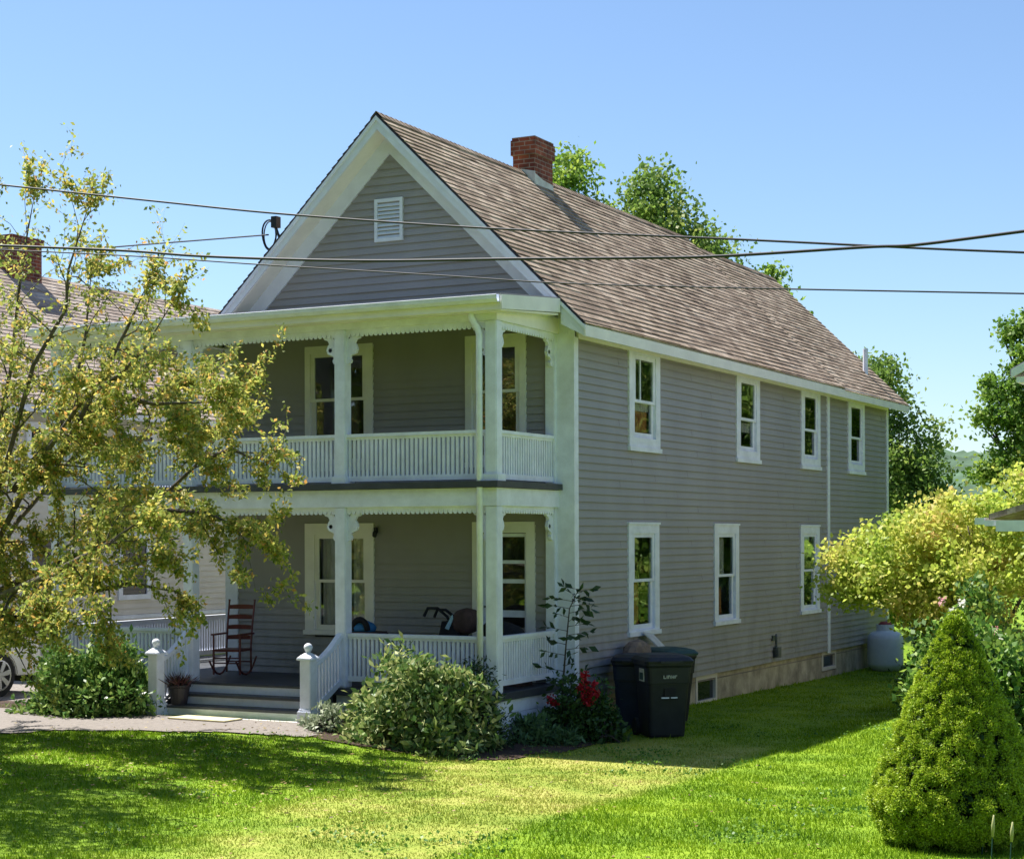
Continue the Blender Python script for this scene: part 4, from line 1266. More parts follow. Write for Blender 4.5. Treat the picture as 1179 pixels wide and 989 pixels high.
cq = MB(); cq.prism([(0.10, 2.25, 1.52), (0.10, 2.62, 1.48), (0.34, 2.75, 1.20), (0.34, 2.40, 1.24)], (0.012, 0, 0.012)); cq.prism([(0.345, 2.40, 1.24), (0.345, 2.75, 1.20), (0.45, 2.80, 1.16), (0.45, 2.42, 1.19)], (0.0, 0, 0.012)); cq.build('sheet', MT['card'], cd)

# ------------------------------------------------------------------ propane tank
tk = thing('propane_tank', 'white upright propane tank with red cap by the far end of the house wall', 'gas tank', (0.45, 14.75, zgf(0.45, 14.75)))
tz = zgf(0.45, 14.75)
tm = MB(); tm.lathe((0.45, 14.75, tz), [(0.28, 0.000), (0.30, 0.042), (0.37, 0.101), (0.385, 0.168), (0.385, 0.672), (0.37, 0.756), (0.31, 0.823), (0.20, 0.865), (0.1, 0.878)], 28); tm.build('tank_body', MT['tank'], tk, smooth=True)
tm = MB(); tm.lathe((0.45, 14.75, tz), [(0.19, 0.865), (0.19, 1.000), (0.175, 1.000), (0.175, 0.874)], 20); tm.build('collar', MT['tank'], tk)
tm = MB(); tm.lathe((0.45, 14.75, tz), [(0.12, 0.882), (0.15, 1.008), (0.10, 1.058), (0.03, 1.067)], 14); tm.build('valve_cap', MT['redcap'], tk)

# ------------------------------------------------------------------ things on the porch
rc = thing('rocking_chair', 'maroon ladder-back rocking chair standing on the porch by the steps', 'chair', (-5.28, -0.95, 0.9), rotz=R(12))
rc.scale = (0.80, 0.9, 0.96)
cw, cd_ = 0.27, 0.24


def cpart(name, f):
    mb = MB(); f(mb); return mb.build(name, MT['chair'], rc)


for sx in (-1, 1):
    cpart('rocker', lambda b: b.tube([(sx * cw, cd_ * 1.05 * q, 0.03 + 0.09 * q * q) for q in (-1.6, -1.1, -0.5, 0, 0.5, 1.1, 1.7)], 0.018, 6))
    cpart('back_post', lambda b: b.tube([(sx * cw * 0.93, cd_, 0.05), (sx * cw * 0.93, cd_, 0.45), (sx * cw * 0.95, cd_ + 0.05, 0.8), (sx * cw * 0.97, cd_ + 0.14, 1.17), (sx * cw * 0.97, cd_ + 0.145, 1.2)], [0.02, 0.02, 0.02, 0.018, 0.024], 8))
    cpart('front_leg', lambda b: b.tube([(sx * cw, -cd_, 0.04), (sx * cw, -cd_, 0.66)], 0.021, 8))
    cpart('armrest', lambda b: b.box(sx * cw - 0.035, sx * cw + 0.035, -cd_ - 0.05, cd_ + 0.04, 0.655, 0.68))
for k, z in enumerate((0.60, 0.76, 0.92, 1.08)):
    cpart('back_slat', lambda b: b.loft([[(x, cd_ + 0.02 + 0.14 * (z - 0.55) / 0.65 + dy + 0.02 * (1 - (x / cw) ** 2), z + dz) for dy, dz in ((-0.008, -0.03), (0.008, -0.03), (0.008, 0.03 + 0.012 * (1 - (x / cw) ** 2)), (-0.008, 0.03 + 0.012 * (1 - (x / cw) ** 2)))] for x in np.linspace(-cw * 0.93, cw * 0.93, 7)]))
cpart('seat', lambda b: b.box(-cw, cw, -cd_ - 0.02, cd_ + 0.01, 0.40, 0.435))
for z, y in ((0.22, -cd_), (0.3, -cd_), (0.22, cd_)): cpart('stretcher', lambda b: b.tube([(-cw, y, z), (cw, y, z)], 0.012, 6))

pp = thing('potted_plant', 'dark pot of reddish ornamental grass on the lowest step', 'plant', (-5.10, -2.45, 0.61))
pm = MB(); pm.lathe((-5.10, -2.47, 0.612), [(0.11, 0), (0.15, 0.24), (0.165, 0.25), (0.165, 0.28), (0.14, 0.28), (0.135, 0.25)], 18); pm.build('pot', MT['pot'], pp)
rng = np.random.default_rng(5)
n = 260
P0 = np.stack([-5.10 + rng.normal(0, 0.06, n), -2.47 + rng.normal(0, 0.06, n), np.full(n, 0.86)], 1)
D = np.stack([rng.normal(0, 0.5, n), rng.normal(0, 0.5, n), np.abs(rng.normal(0.9, 0.2, n))], 1); D /= np.linalg.norm(D, axis=1, keepdims=True)
Wv = np.cross(D, rand_unit(rng, n)) * 0.006
ln_ = rng.uniform(0.12, 0.30, (n, 1))
V = np.stack([P0 - Wv, P0 + Wv, P0 + D * ln_ * 0.6 + Wv, P0 + D * ln_ + np.array([0, 0, -0.02])], 1).reshape(-1, 3)
np_mesh('blades', V, np.arange(4 * n).reshape(-1, 4), leafmat('red_grass', [(0, (0.05, 0.02, 0.02)), (0.7, (0.13, 0.05, 0.05)), (1, (0.10, 0.12, 0.04))], 0.2), pp)

sr = thing('stroller', 'dark folded stroller with a pale blue strap behind the porch railing', 'stroller', (-1.6, -0.8, 0.9))
sm = MB()
sm.tube([(-1.98, -0.85, 1.86), (-1.93, -0.82, 1.98), (-1.78, -0.8, 1.98), (-1.62, -0.8, 1.86), (-1.5, -0.8, 1.62)], 0.022, 8)
sm.tube([(-1.95, -0.6, 1.84), (-1.90, -0.6, 1.95), (-1.76, -0.6, 1.95), (-1.60, -0.6, 1.84), (-1.5, -0.6, 1.6)], 0.022, 8)
sm.tube([(-1.5, -0.8, 1.62), (-1.35, -0.8, 1.15)], 0.02, 8); sm.tube([(-1.5, -0.6, 1.6), (-1.35, -0.6, 1.15)], 0.02, 8); sm.tube([(-1.75, -0.8, 1.12), (-1.35, -0.8, 1.7)], 0.02, 8); sm.tube([(-1.75, -0.6, 1.12), (-1.35, -0.6, 1.7)], 0.02, 8)
sm.build('frame', MT['blackfab'], sr)
sm = MB()
sm.loft([[(-1.36 + 0.17 * s_ * math.cos(a), -0.7 + q, 1.80 + 0.19 * s_ * math.sin(a)) for a in [k * 2 * math.pi / 16 for k in range(16)]] for q, s_ in ((-0.2, 0.5), (-0.16, 0.9), (0, 1.0), (0.16, 0.9), (0.2, 0.5))])
sm.build('hood', MT['brownfab'], sr, smooth=True)
sm = MB(); sm.prism([(-1.75, -0.86, 1.5), (-1.42, -0.86, 1.55), (-1.36, -0.86, 1.75), (-1.68, -0.86, 1.80)], (0, 0.3, 0)); sm.build('seat', MT['blackfab'], sr)
sm = MB(); sm.prism([(-1.62, -0.875, 1.70), (-1.50, -0.875, 1.90), (-1.48, -0.875, 1.84), (-1.56, -0.875, 1.68)], (0, 0.012, 0)); sm.build('strap', MT['paleblue'], sr)
for x in (-1.75, -1.35):
    for y in (-0.82, -0.58):
        sm = MB(); sm.tube([(x, y - 0.02, 1.03), (x, y + 0.02, 1.03)], 0.12, 16); sm.build('wheel', MT['rubber'], sr)
bb = thing('cooler_bag', 'bright blue bag with a black handle just above the porch railing, beside the post', 'bag', (-3.02, -0.8, 0.9))
sm = MB(); sm.box(-3.35, -2.75, -1.0, -0.55, 0.905, 1.62); sm.build('crate', MT['brownfab'], bb, bevel=0.02)
sm = MB(); sm.loft([[(-3.08 + 0.24 * s_ * math.cos(a), -0.78 + 0.17 * s_ * math.sin(a), z) for a in [k * 2 * math.pi / 16 for k in range(16)]] for z, s_ in ((1.62, 0.9), (1.68, 1.0), (1.74, 0.8), (1.78, 0.4))]); sm.build('bag_body', MT['blue'], bb, smooth=True)
sm = MB(); sm.tube([(-3.02 + 0.13 * math.cos(a), -0.92, 1.64 + 0.16 * math.sin(a)) for a in [k * math.pi / 10 for k in range(11)]], 0.045, 8); sm.build('handle', MT['blackfab'], bb, smooth=True)
db = thing('duffel_bag', 'black slumped bag on the porch in front of the storm door', 'bag', (-0.62, -0.6, 0.9))
sm = MB(); sm.loft([[(x, -0.62 + 0.22 * s_ * math.cos(a), 1.5 + dz + 0.24 * s_ * math.sin(a)) for a in [k * 2 * math.pi / 14 for k in range(14)]] for x, s_, dz in ((-1.1, 0.5, 0.15), (-0.98, 0.95, 0.1), (-0.75, 1.0, 0.06), (-0.55, 0.8, 0.04), (-0.42, 0.4, -0.02))]); sm.build('bag_body', MT['blackfab'], db, smooth=True)
sm = MB(); sm.box(-1.08, -0.45, -0.8, -0.42, 0.905, 1.32); sm.build('stand', MT['brownfab'], db)
dm = thing('doormat', 'pale straw mat lying on the path before the steps', 'doormat', (-4.2, -3.05, 0.49), rotz=R(-3))
sm = MB(); sm.box(-0.50, 0.50, -0.20, 0.20, 0.004, 0.022); sm.build('mat', MT['mat_y'], dm)

# ------------------------------------------------------------------ wires
def wire(label, pts, r):
    P = [Vector(p) for p in pts]
    d0 = (P[0] - P[1]).normalized(); d1 = (P[-1] - P[-2]).normalized()
    e0, e1 = P[0] + d0 * 14, P[-1] + d1 * 14
    # Catmull-Rom
    out = []
    for i in range(len(P) - 1):
        p0, p1, p2, p3 = P[max(i - 1, 0)], P[i], P[i + 1], P[min(i + 2, len(P) - 1)]
        for k in range(8):
            t = k / 8
            out.append(0.5 * ((2 * p1) + (p2 - p0) * t + (2 * p0 - 5 * p1 + 4 * p2 - p3) * t * t + (3 * p1 - p0 - 3 * p2 + p3) * t ** 3))
    out = [e0] + out + [P[-1], e1]
    mb = MB(); mb.tube(out, r, 6)
    return tag(mb.build('power_line', MT['wire'], smooth=True), label, 'wire', 'wires strung in front of the house')


wire('topmost black wire crossing the gable and the chimney shadow', [(1.595, -13, 5.559), (3.021, -13, 5.309), (4.101, -13, 5.125), (5.593, -13, 4.908), (7.237, -13, 4.705), (8.29, -13, 4.571), (8.843, -13, 4.505)], 0.0072)
w2 = [(1.593, -13.1, 5.107), (2.793, -13.1, 4.975), (3.535, -13.1, 4.877), (4.706, -13.1, 4.760), (5.833, -13.1, 4.686), (6.641, -13.1, 4.63), (7.173, -13.1, 4.6), (8.0, -13.1, 4.585), (8.29, -13.1, 4.575), (8.843, -13.1, 4.60)]
wire('thick twisted wire that rises and crosses the topmost one at the right', w2, 0.0095)
wire('lowest thin wire sloping down across the roof towards the right', [(1.593, -12.95, 5.095), (2.793, -12.95, 4.957), (3.891, -12.95, 4.815), (5.22, -12.95, 4.65), (6.07, -12.95, 4.542), (7.077, -12.95, 4.446), (8.843, -12.95, 4.292)], 0.005)
mb = MB(); mb.tube([(-5.0, -0.38, 7.66), (-7.5, -1.0, 7.58), (-10.5, -1.6, 7.70), (-16, -2.6, 8.3)], 0.012, 6)
tag(mb.build('service_cable', MT['wire']), 'thin cable running left from the coil on the gable', 'wire')

# ------------------------------------------------------------------ apple tree at the left
ap = thing('apple_tree', 'thin yellowing fruit tree leaning in from the left before the porch', 'tree', (-6.75, -5.6, zgf(-6.75, -5.6)))
rng = np.random.default_rng(21)
am = MB()
am.tube([(-6.8, -5.6, 0.2), (-6.72, -5.6, 0.9), (-6.55, -5.55, 1.5), (-6.3, -5.5, 2.05)], [0.19, 0.15, 0.13, 0.11], 10)
LIMB = {
    'a': [(-6.45, -5.55, 1.75), (-6.04, -5.6, 1.81), (-4.99, -5.8, 2.01), (-4.04, -6.0, 2.31), (-3.19, -6.2, 2.54), (-2.5, -6.3, 2.75)],
    'b': [(-6.3, -5.5, 2.05), (-5.26, -5.4, 2.49), (-4.32, -5.2, 2.88), (-3.61, -5.0, 3.34), (-3.02, -4.8, 3.89), (-2.6, -4.7, 4.4)],
    'c': [(-6.3, -5.5, 2.1), (-5.51, -5.6, 3.67), (-4.76, -5.8, 5.17), (-4.13, -5.9, 5.83), (-4.0, -6.0, 6.29), (-3.7, -6.0, 7.0)],
    'd': [(-6.25, -5.5, 2.1), (-4.64, -5.9, 3.87), (-3.59, -6.2, 4.68), (-2.96, -6.3, 4.93), (-2.5, -6.4, 5.2), (-2.1, -6.4, 5.7)],
    'e': [(-6.3, -5.5, 2.1), (-6.16, -4.6, 3.23), (-5.44, -4.2, 4.18), (-4.71, -4.0, 4.75), (-3.9, -3.9, 5.05), (-3.2, -3.9, 4.95)],
    'f': [(-6.25, -5.5, 2.03), (-3.73, -6.6, 2.58), (-2.5, -7.0, 2.95), (-1.9, -7.2, 3.2)],
    'j': [(-4.0, -5.1, 3.05), (-3.2, -5.2, 3.35), (-2.4, -5.3, 3.3), (-1.65, -5.4, 3.0)],
    'k': [(-3.9, -6.0, 2.32), (-3.1, -5.9, 2.45), (-2.5, -5.8, 2.35)],
    'l': [(-2.9, -4.8, 3.95), (-2.3, -5.0, 4.1), (-1.75, -5.1, 3.9)],
    'm': [(-3.3, -6.2, 4.75), (-2.7, -6.0, 4.6), (-1.9, -5.8, 4.6)],
    'q': [(-5.3, -5.6, 3.6), (-4.9, -5.0, 4.6), (-4.7, -4.9, 5.6), (-4.6, -4.9, 6.4)],
    'r': [(-4.3, -5.9, 3.9), (-3.9, -5.6, 4.9), (-3.5, -5.5, 5.6), (-3.2, -5.5, 6.1)],
    'g': [(-6.4, -5.55, 1.9), (-7.4, -5.8, 3.2), (-8.3, -6.2, 4.6), (-8.8, -6.6, 6.2)],
    'h': [(-6.35, -5.5, 2.0), (-6.7, -6.6, 3.4), (-6.5, -7.8, 4.4), (-6.0, -8.6, 5.0)],
    'n': [(-6.4, -5.6, 1.9), (-6.3, -6.6, 3.8), (-5.8, -7.6, 5.6), (-5.2, -8.3, 6.8)],
    'o': [(-6.3, -6.6, 3.6), (-5.5, -7.6, 4.6), (-4.9, -8.4, 5.6), (-4.5, -9.0, 6.4)],
    'p': [(-6.0, -7.2, 4.5), (-5.6, -8.6, 5.4), (-5.0, -9.6, 6.2)],
    's': [(-5.9, -7.4, 5.3), (-5.0, -7.9, 6.3), (-4.6, -8.0, 7.4)],
    'i': [(-6.3, -5.5, 2.1), (-6.2, -5.2, 3.6), (-5.9, -5.0, 5.2), (-5.5, -5.2, 6.6), (-5.3, -5.2, 7.4)],
}
LP, LD = [], []


def twig(p, d, ln, r, depth, wispy=False):
    pts = [p]; q = p.copy(); dd = d.copy()
    nseg = 4
    for k in range(nseg):
        dd = (dd + Vector(tuple(rng.normal(0, 0.22, 3))) + Vector((0, 0, -0.03))).normalized()
        q = q + dd * ln / nseg
        pts.append(q.copy())
    am.tube(pts, [r * (1 - 0.75 * k / nseg) for k in range(nseg + 1)], 5 if depth else 6, cap=False)
    if depth < 2:
        for k in range(1, nseg + 1):
            if rng.uniform() < (0.95 if depth == 0 else 0.8):
                s = rand_unit(rng, 1)[0]
                nd = (dd * 0.6 + Vector(tuple(s)) * 0.9 + Vector((0, 0, 0.15))).normalized()
                twig(pts[k], nd, ln * rng.uniform(0.4, 0.65), r * 0.45, depth + 1, wispy)
    if depth >= 1:
        top = max(0.0, min(1.0, (p.z - 4.5) / 1.5)) if wispy else 0.0
        keep = 0.88 - 0.66 * top
        for k in range(len(pts) - 1):
            nl = int(rng.integers(8, 17) * keep + rng.uniform())
            for _ in range(nl):
                f = rng.uniform()
                pp_ = pts[k].lerp(pts[k + 1], f) + Vector(tuple(rng.normal(0, 0.035, 3)))
                LP.append(tuple(pp_)); LD.append(tuple(dd))


for key, pts in LIMB.items():
    pts = [Vector(p) for p in pts]
    n = len(pts)
    rad = [(0.052 if key in 'abf' else 0.036) * (1 - i / (n - 1)) ** 0.8 + 0.005 for i in range(n)]
    am.tube(pts, rad, 7)
    for i in range(1, n):
        seg = (pts[i] - pts[i - 1])
        m_ = max(2, int(seg.length / 0.22))
        for k in range(m_):
            f = (k + rng.uniform()) / m_
            p = pts[i - 1].lerp(pts[i], f)
            if key in 'abcdefi' and i == 1 and f < 0.35: continue
            if key in 'abcdefi' and i <= 2 and rng.uniform() < 0.2: continue
            s = rand_unit(rng, 1)[0]
            up_ = 0.35 if key in ('c', 'd', 'i', 'b') else 0.05
            nd = (seg.normalized() * 0.45 + Vector(tuple(s)) + Vector((0, 0, up_))).normalized()
            twig(p, nd, rng.uniform(0.5, 1.05), rad[i] * 0.35 + 0.004, 0 if rng.uniform() < 0.45 else 1, key in 'cdiqrmb')
    # leafy tips
    tipd = (pts[-1] - pts[-2]).normalized()
    for k in range(3): twig(pts[-1], (tipd + Vector(tuple(rng.normal(0, 0.35, 3)))).normalized(), 0.4, 0.006, 1)
    for k in range(36):
        f = rng.uniform(0.45, 1) * (n - 1); i = min(n - 2, int(f))
        LP.append(tuple(pts[i].lerp(pts[i + 1], f - i) + Vector(tuple(rng.normal(0, 0.03, 3))))); LD.append(tuple(tipd))
am.build('trunk', MT['bark_grey'], ap, smooth=True)
LP = np.array(LP); LD = np.array(LD)
print('apple leaves', len(LP))
leaves('crown', LP, 0.064, LEAF['apple'], ap, 22, aspect=0.27, out=LD, bias=0.5, droop=0.35)

# a second fruit tree stands on the lawn beyond the left edge; its broken shade falls across the near grass
tree('apple_tree', 'leafy fruit tree on the front lawn beyond the left edge of the view', (-5.2, -10.6, zgf(-5.2, -10.6)), [(-2.9, -10.2, 5.5, 1.1, 1.2, 0.8, 40), (-4.3, -8.7, 6.3, 1.0, 1.1, 0.8, 36), (-2.2, -11.9, 5.2, 1.3, 1.0, 0.7, 34), (-4.4, -9.6, 7.0, 0.9, 1.0, 0.8, 30), (-5.4, -10.2, 5.4, 1.5, 1.5, 1.2, 24)], 0.09, LEAF['apple'], 25, 0.13, 'bark_grey', sig=0.24, nleaf=60)

# ------------------------------------------------------------------ trees beyond the house
G = 'trees behind the house'
tree('tall_tree', 'tall green tree rising behind the brick chimney', (-14.8, 31, 0.5), [(-15.2, 30, 12.3, 1.97, 2.0, 1.97, 30), (-14.6, 30, 14.6, 0.99, 1.1, 1.08, 19), (-13.5, 30, 12.9, 0.9, 1.2, 1.08, 13), (-15.9, 30.2, 13.9, 0.81, 1.0, 0.81, 6), (-12.9, 29.6, 12.2, 0.72, 1, 0.72, 6)], 0.163, LEAF['far'], 31, 0.3, group=G, sig=0.38, nleaf=160)
tree('tall_tree', 'rounded green tree rising above the middle of the roof ridge', (-10.9, 31, 0.5), [(-11.2, 30, 11.9, 1.69, 2.0, 1.87, 27), (-11.1, 30, 13.9, 0.93, 1.1, 1.03, 15), (-10.1, 30, 12.0, 1.22, 1.5, 1.22, 18), (-9.2, 29.6, 10.9, 0.84, 1.2, 1.31, 14), (-12.1, 30, 12.3, 0.75, 1, 0.75, 9)], 0.163, LEAF['fardark'], 33, 0.3, group=G, sig=0.36, nleaf=160)
tree('tall_tree', 'small treetop just clearing the low end of the roof ridge', (-7.6, 31, 0.5), [(-7.7, 30, 9.6, 1.2, 1.2, 1.5, 18), (-7.45, 30, 10.9, 0.4, 0.5, 0.55, 6)], 0.150, LEAF['far'], 35, 0.2, group=G, sig=0.22, nleaf=120)
tree('tall_tree', 'olive tree with a thin leafy top behind the back corner of the house', (-3.2, 29, 0.5), [(-3.6, 28, 7.9, 0.58, 0.9, 0.65, 10), (-3.1, 28, 7.0, 0.5, 0.9, 0.72, 8), (-2.4, 27.6, 5.3, 0.94, 1.3, 0.94, 18), (-3.3, 27.5, 5.6, 0.86, 1.2, 1.01, 15), (-2.9, 27, 3.6, 1.22, 1.4, 1.08, 24), (-1.9, 27, 4.3, 0.65, 1, 0.72, 11)], 0.136, LEAF['fardark'], 37, 0.22, group=G, sig=0.3, nleaf=180)
tree('tall_tree', 'large green tree at the right edge above the yellow maple', (2.4, 26, 0.5), [(1.9, 25, 7.9, 0.8, 1.0, 1.0, 22), (1.3, 25, 6.5, 0.7, 1.0, 0.9, 18), (2.2, 25, 6.4, 1.1, 1.1, 1.2, 30), (1.5, 25, 5.0, 0.8, 1.0, 0.7, 18), (2.4, 25, 4.6, 1.1, 1.2, 1.2, 30), (3.2, 25.5, 7.4, 1.5, 1.4, 1.8, 40), (0.35, 25, 6.05, 0.25, 0.4, 0.3, 4), (0.6, 25, 6.95, 0.25, 0.4, 0.25, 4), (0.4, 25, 4.75, 0.35, 0.4, 0.2, 5), (1.0, 25, 8.4, 0.3, 0.3, 0.3, 4)], 0.129, LEAF['far'], 39, 0.25, group=G, sig=0.2, nleaf=160)
tree('bushy_tree', 'low green bushy tree under the distant hill', (-0.6, 24, 0.4), [(-1.2, 23, 2.2, 1.2, 1.2, 1.2, 30), (0.2, 22.5, 2.2, 1.1, 1.2, 0.9, 26), (-2.4, 24, 1.8, 1.1, 1.2, 1.2, 24), (1.5, 22, 2.2, 1.2, 1.2, 1.2, 28)], 0.109, LEAF['far'], 41, 0.15, group=G, sig=0.28, nleaf=180)
# unseen trees the windows mirror; street row added to block skylight from the porch
rng_t = np.random.default_rng(77)
for k, (x, y, h_) in enumerate(((-50, -42, 20), (-40, -38, 22), (-31, -37, 24), (-22, -38, 22), (-13, -37, 24), (-4, -39, 22), (5, -38, 20), (14, -40, 21), (8.5, 28, 9), (11.5, 29, 10), (15.5, 26, 9), (20, 33, 11), (13, 40, 12), (25, 41, 12), (8, 37, 10), (11, 18, 6), (17, 16, 9), (24, 24, 11))):
    wd = 4.6 if y < 0 else 2.6
    bl = [(x + rng_t.normal() * 1.6, y + rng_t.normal() * 1.2, h_ * f, wd, wd * 0.8, h_ * 0.14, 30) for f in (0.12, 0.28, 0.44, 0.6, 0.75, 0.88)]
    tree('added_street_tree' if y < 0 else 'yard_tree', 'leafy green tree added out of view across the street to block skylight' if y < 0 else 'leafy green tree beyond the right-hand yard', (x, y, 0.5), bl, 1.0 if y < 0 else 0.26, LEAF['fardark'], 300 + k, 0.3, group='trees added across the street to block skylight' if y < 0 else 'trees beyond the right-hand yard', sig=1.0 if y < 0 else 0.5, nleaf=40 if y < 0 else 130)
# yellow maple
tree('maple_tree', 'spreading maple with yellow-orange leaves between the grey house and the right gutter', (4.7, 5.6, 0.2),
     [(2.95, 5.0, 2.6, 0.75, 0.9, 0.45, 28), (3.4, 5.4, 2.95, 0.8, 1.0, 0.45, 30), (4.3, 5.6, 3.2, 0.8, 1.0, 0.45, 32), (5.0, 5.8, 3.55, 0.65, 0.9, 0.4, 24), (5.5, 6.0, 3.9, 0.45, 0.8, 0.35, 14), (3.6, 4.8, 2.3, 0.9, 0.9, 0.4, 26), (4.7, 5.0, 2.5, 0.9, 0.9, 0.5, 28), (5.6, 5.4, 2.9, 0.8, 1, 0.5, 24), (2.65, 4.9, 2.2, 0.40, 0.6, 0.3, 10), (4.1, 5.0, 1.9, 0.8, 0.8, 0.35, 14), (3.05, 5.0, 2.3, 0.6, 0.7, 0.3, 12), (4.5, 5.1, 1.6, 0.7, 0.7, 0.4, 16)],
     0.078, LEAF['maple'], 43, 0.11, 'bark_grey', sig=0.155, nleaf=120, trunk_top=(4.5, 5.5, 2.6), aspect=0.42)


# ------------------------------------------------------------------ shrubs
def shrub(name, label, c, r, nc, nl, size, mat, seed, sig=0.09, group=None, aspect=0.22, stem='bark', cat='shrub', flat=0.75, bias=0.55):
    """dome of leaf rosettes on woody stems; c is the centre of the base on the ground"""
    rng = np.random.default_rng(seed)
    z0 = zgf(c[0], c[1])
    root = thing(name, label, cat, (c[0], c[1], z0), group)
    d = rand_unit(rng, nc); d[:, 2] = np.abs(d[:, 2]) * 1.0 - 0.12
    rad = (0.45 + 0.55 * rng.uniform(0, 1, nc) ** 0.45)[:, None] * (1 + 0.24 * np.sin(d[:, :1] * 5 + seed) * np.cos(d[:, 1:2] * 4 + d[:, 2:] * 3))
    cc = np.array([c[0], c[1], z0]) + d * rad * np.array(r)
    cc[:, 2] = np.maximum(cc[:, 2], z0 + 0.05)
    P = cc[:, None, :] + rng.normal(size=(nc, nl, 3)) * sig * np.array([1, 1, flat])
    out = (np.repeat(d[:, None, :], nl, 1) * 0.6 + (P - cc[:, None, :]) / sig * 0.5 + np.array([0, 0, 0.45]))
    out /= np.linalg.norm(out, axis=2, keepdims=True)
    sm = MB()
    for k in range(0, nc, max(1, nc // 45)):
        e = Vector(tuple(cc[k])); b_ = Vector((c[0] + rng.normal() * 0.12, c[1] + rng.normal() * 0.12, z0 - 0.05))
        sm.tube([b_, b_.lerp(e, 0.5) + Vector((0, 0, 0.08)), e], [0.018, 0.012, 0.005], 5, cap=False)
    sm.build('stems', MT[stem], root)
    leaves('foliage', P.reshape(-1, 3), size, mat, root, seed + 1, aspect=aspect, out=out.reshape(-1, 3), bias=bias)
    return root


shrub('porch_shrub', 'large pale-tipped shrub in front of the porch corner by the steps', (-0.84, -2.92), (0.95, 0.78, 1.35), 310, 30, 0.115, LEAF['shrub'], 51, 0.085)
shrub('porch_shrub', 'rounded glossy green shrub left of the steps', (-6.32, -2.95), (0.98, 0.72, 1.12), 330, 30, 0.105, LEAF['shrubl'], 53, 0.09)
shrub('yew_shrub', 'dark shrub against the corner post behind the pale-tipped shrub', (-0.42, -2.30), (0.50, 0.36, 1.18), 130, 36, 0.07, LEAF['yew'], 55, 0.09, aspect=0.14)
shrub('silver_plant', 'small silvery-leaved plant at the foot of the right newel post', (-2.15, -3.05), (0.32, 0.28, 0.36), 36, 22, 0.085, LEAF['silver'], 57, 0.05, cat='plant')
shrub('dark_shrub', 'dark green shrub behind the propane tank under the maple', (2.55, 12.8), (1.0, 1.5, 2.0), 260, 36, 0.10, LEAF['yew'], 59, 0.14)
shrub('flowering_bush', 'leafy bush with pink and white blooms behind the cone-shaped spruce', (5.3, 1.6), (0.95, 0.8, 2.1), 380, 32, 0.095, LEAF['hyd'], 61, 0.11, aspect=0.3)
shrub('leafy_shrub', 'green shrub below the maple between tank and spruce', (4.55, 5.2), (1.1, 0.9, 1.8), 330, 34, 0.09, LEAF['hyd'], 63, 0.12, aspect=0.28)
shrub('leafy_shrub', 'dark leafy shrub at the right edge behind the spruce', (6.25, -1.2), (0.75, 0.7, 1.9), 280, 34, 0.10, LEAF['hyd'], 64, 0.10, aspect=0.28)
fb = bpy.data.objects['flowering_bush']
for k, (x, y, z, mt) in enumerate(((5.02, 0.9, 2.12, 'pinkpetal'), (5.18, 0.85, 2.0, 'whitepetal'), (5.3, 0.9, 2.1, 'whitepetal'), (5.7, 1.0, 1.75, 'pinkpetal'), (5.8, 0.9, 1.65, 'whitepetal'))):
    rng = np.random.default_rng(70 + k)
    leaves('blossom', np.array([x, y, z]) + rng.normal(size=(22, 3)) * 0.028, 0.045, LEAF[mt], fb, 71 + k, aspect=0.4)

# tall weed with paired leaves, roses and ferny plant at the house corner
tw = thing('tall_weed', 'tall dark stem with paired leaves rising beside the white corner board', 'plant', (0.12, -0.62, zgf(0.12, -0.62)))
wm = MB(); st_pts = [Vector(p) for p in ((0.10, -0.62, 0.25), (0.12, -0.62, 0.9), (0.17, -0.61, 1.5), (0.22, -0.6, 2.0), (0.36, -0.6, 2.27))]
wm.tube(st_pts, [0.016, 0.014, 0.011, 0.008, 0.004], 6)
wp, wd = [], []
rng = np.random.default_rng(81)
for k in range(26):
    f = 0.22 + 0.78 * k / 25
    s = f * 4; i = min(3, int(s)); p = st_pts[i].lerp(st_pts[i + 1], s - i)
    a = k * 2.4 + rng.normal() * 0.3
    d_ = Vector((math.cos(a), math.sin(a) * 0.7, 0.15)).normalized()
    ln = (0.32 if f < 0.85 else 0.2)
    e = p + d_ * ln
    wm.tube([p, e], [0.005, 0.002], 4)
    for q in (0.4, 0.6, 0.8, 1.0, 1.0):
        wp.append(tuple(p.lerp(e, q))); wd.append(tuple(d_ + Vector(tuple(rng.normal(0, 0.5, 3)))))
wm.build('stem', MT['bark'], tw)
leaves('foliage', wp, 0.13, LEAF['weed'], tw, 82, aspect=0.24, out=np.array(wd), bias=1.6, droop=0.25)
rb = shrub('rose_bush', 'rose bush with clusters of red blooms at the house corner', (0.38, -0.75), (0.48, 0.40, 0.95), 110, 26, 0.075, LEAF['rose'], 83, 0.085, aspect=0.3)
for k, (x, y, z) in enumerate(((0.62, -0.95, 1.02), (0.68, -0.93, 0.90), (0.60, -0.97, 0.82), (0.72, -0.9, 0.98), (0.76, -0.92, 0.86), (0.66, -0.96, 0.74), (0.70, -0.93, 0.80), (0.16, -1.05, 0.78), (0.20, -1.05, 0.72), (0.56, -0.97, 0.93), (0.62, -0.96, 1.10))):
    rng = np.random.default_rng(90 + k)
    leaves('bloom', np.array([x, y, z]) + rng.normal(size=(40, 3)) * 0.026, 0.045, LEAF['redpetal'], rb, 91 + k, aspect=0.45)
shrub('fern_plant', 'low ferny plant in front of the porch side below the roses', (-0.02, -1.35), (0.52, 0.36, 0.34), 60, 26, 0.12, LEAF['hosta'], 103, 0.07, aspect=0.16, cat='plant')
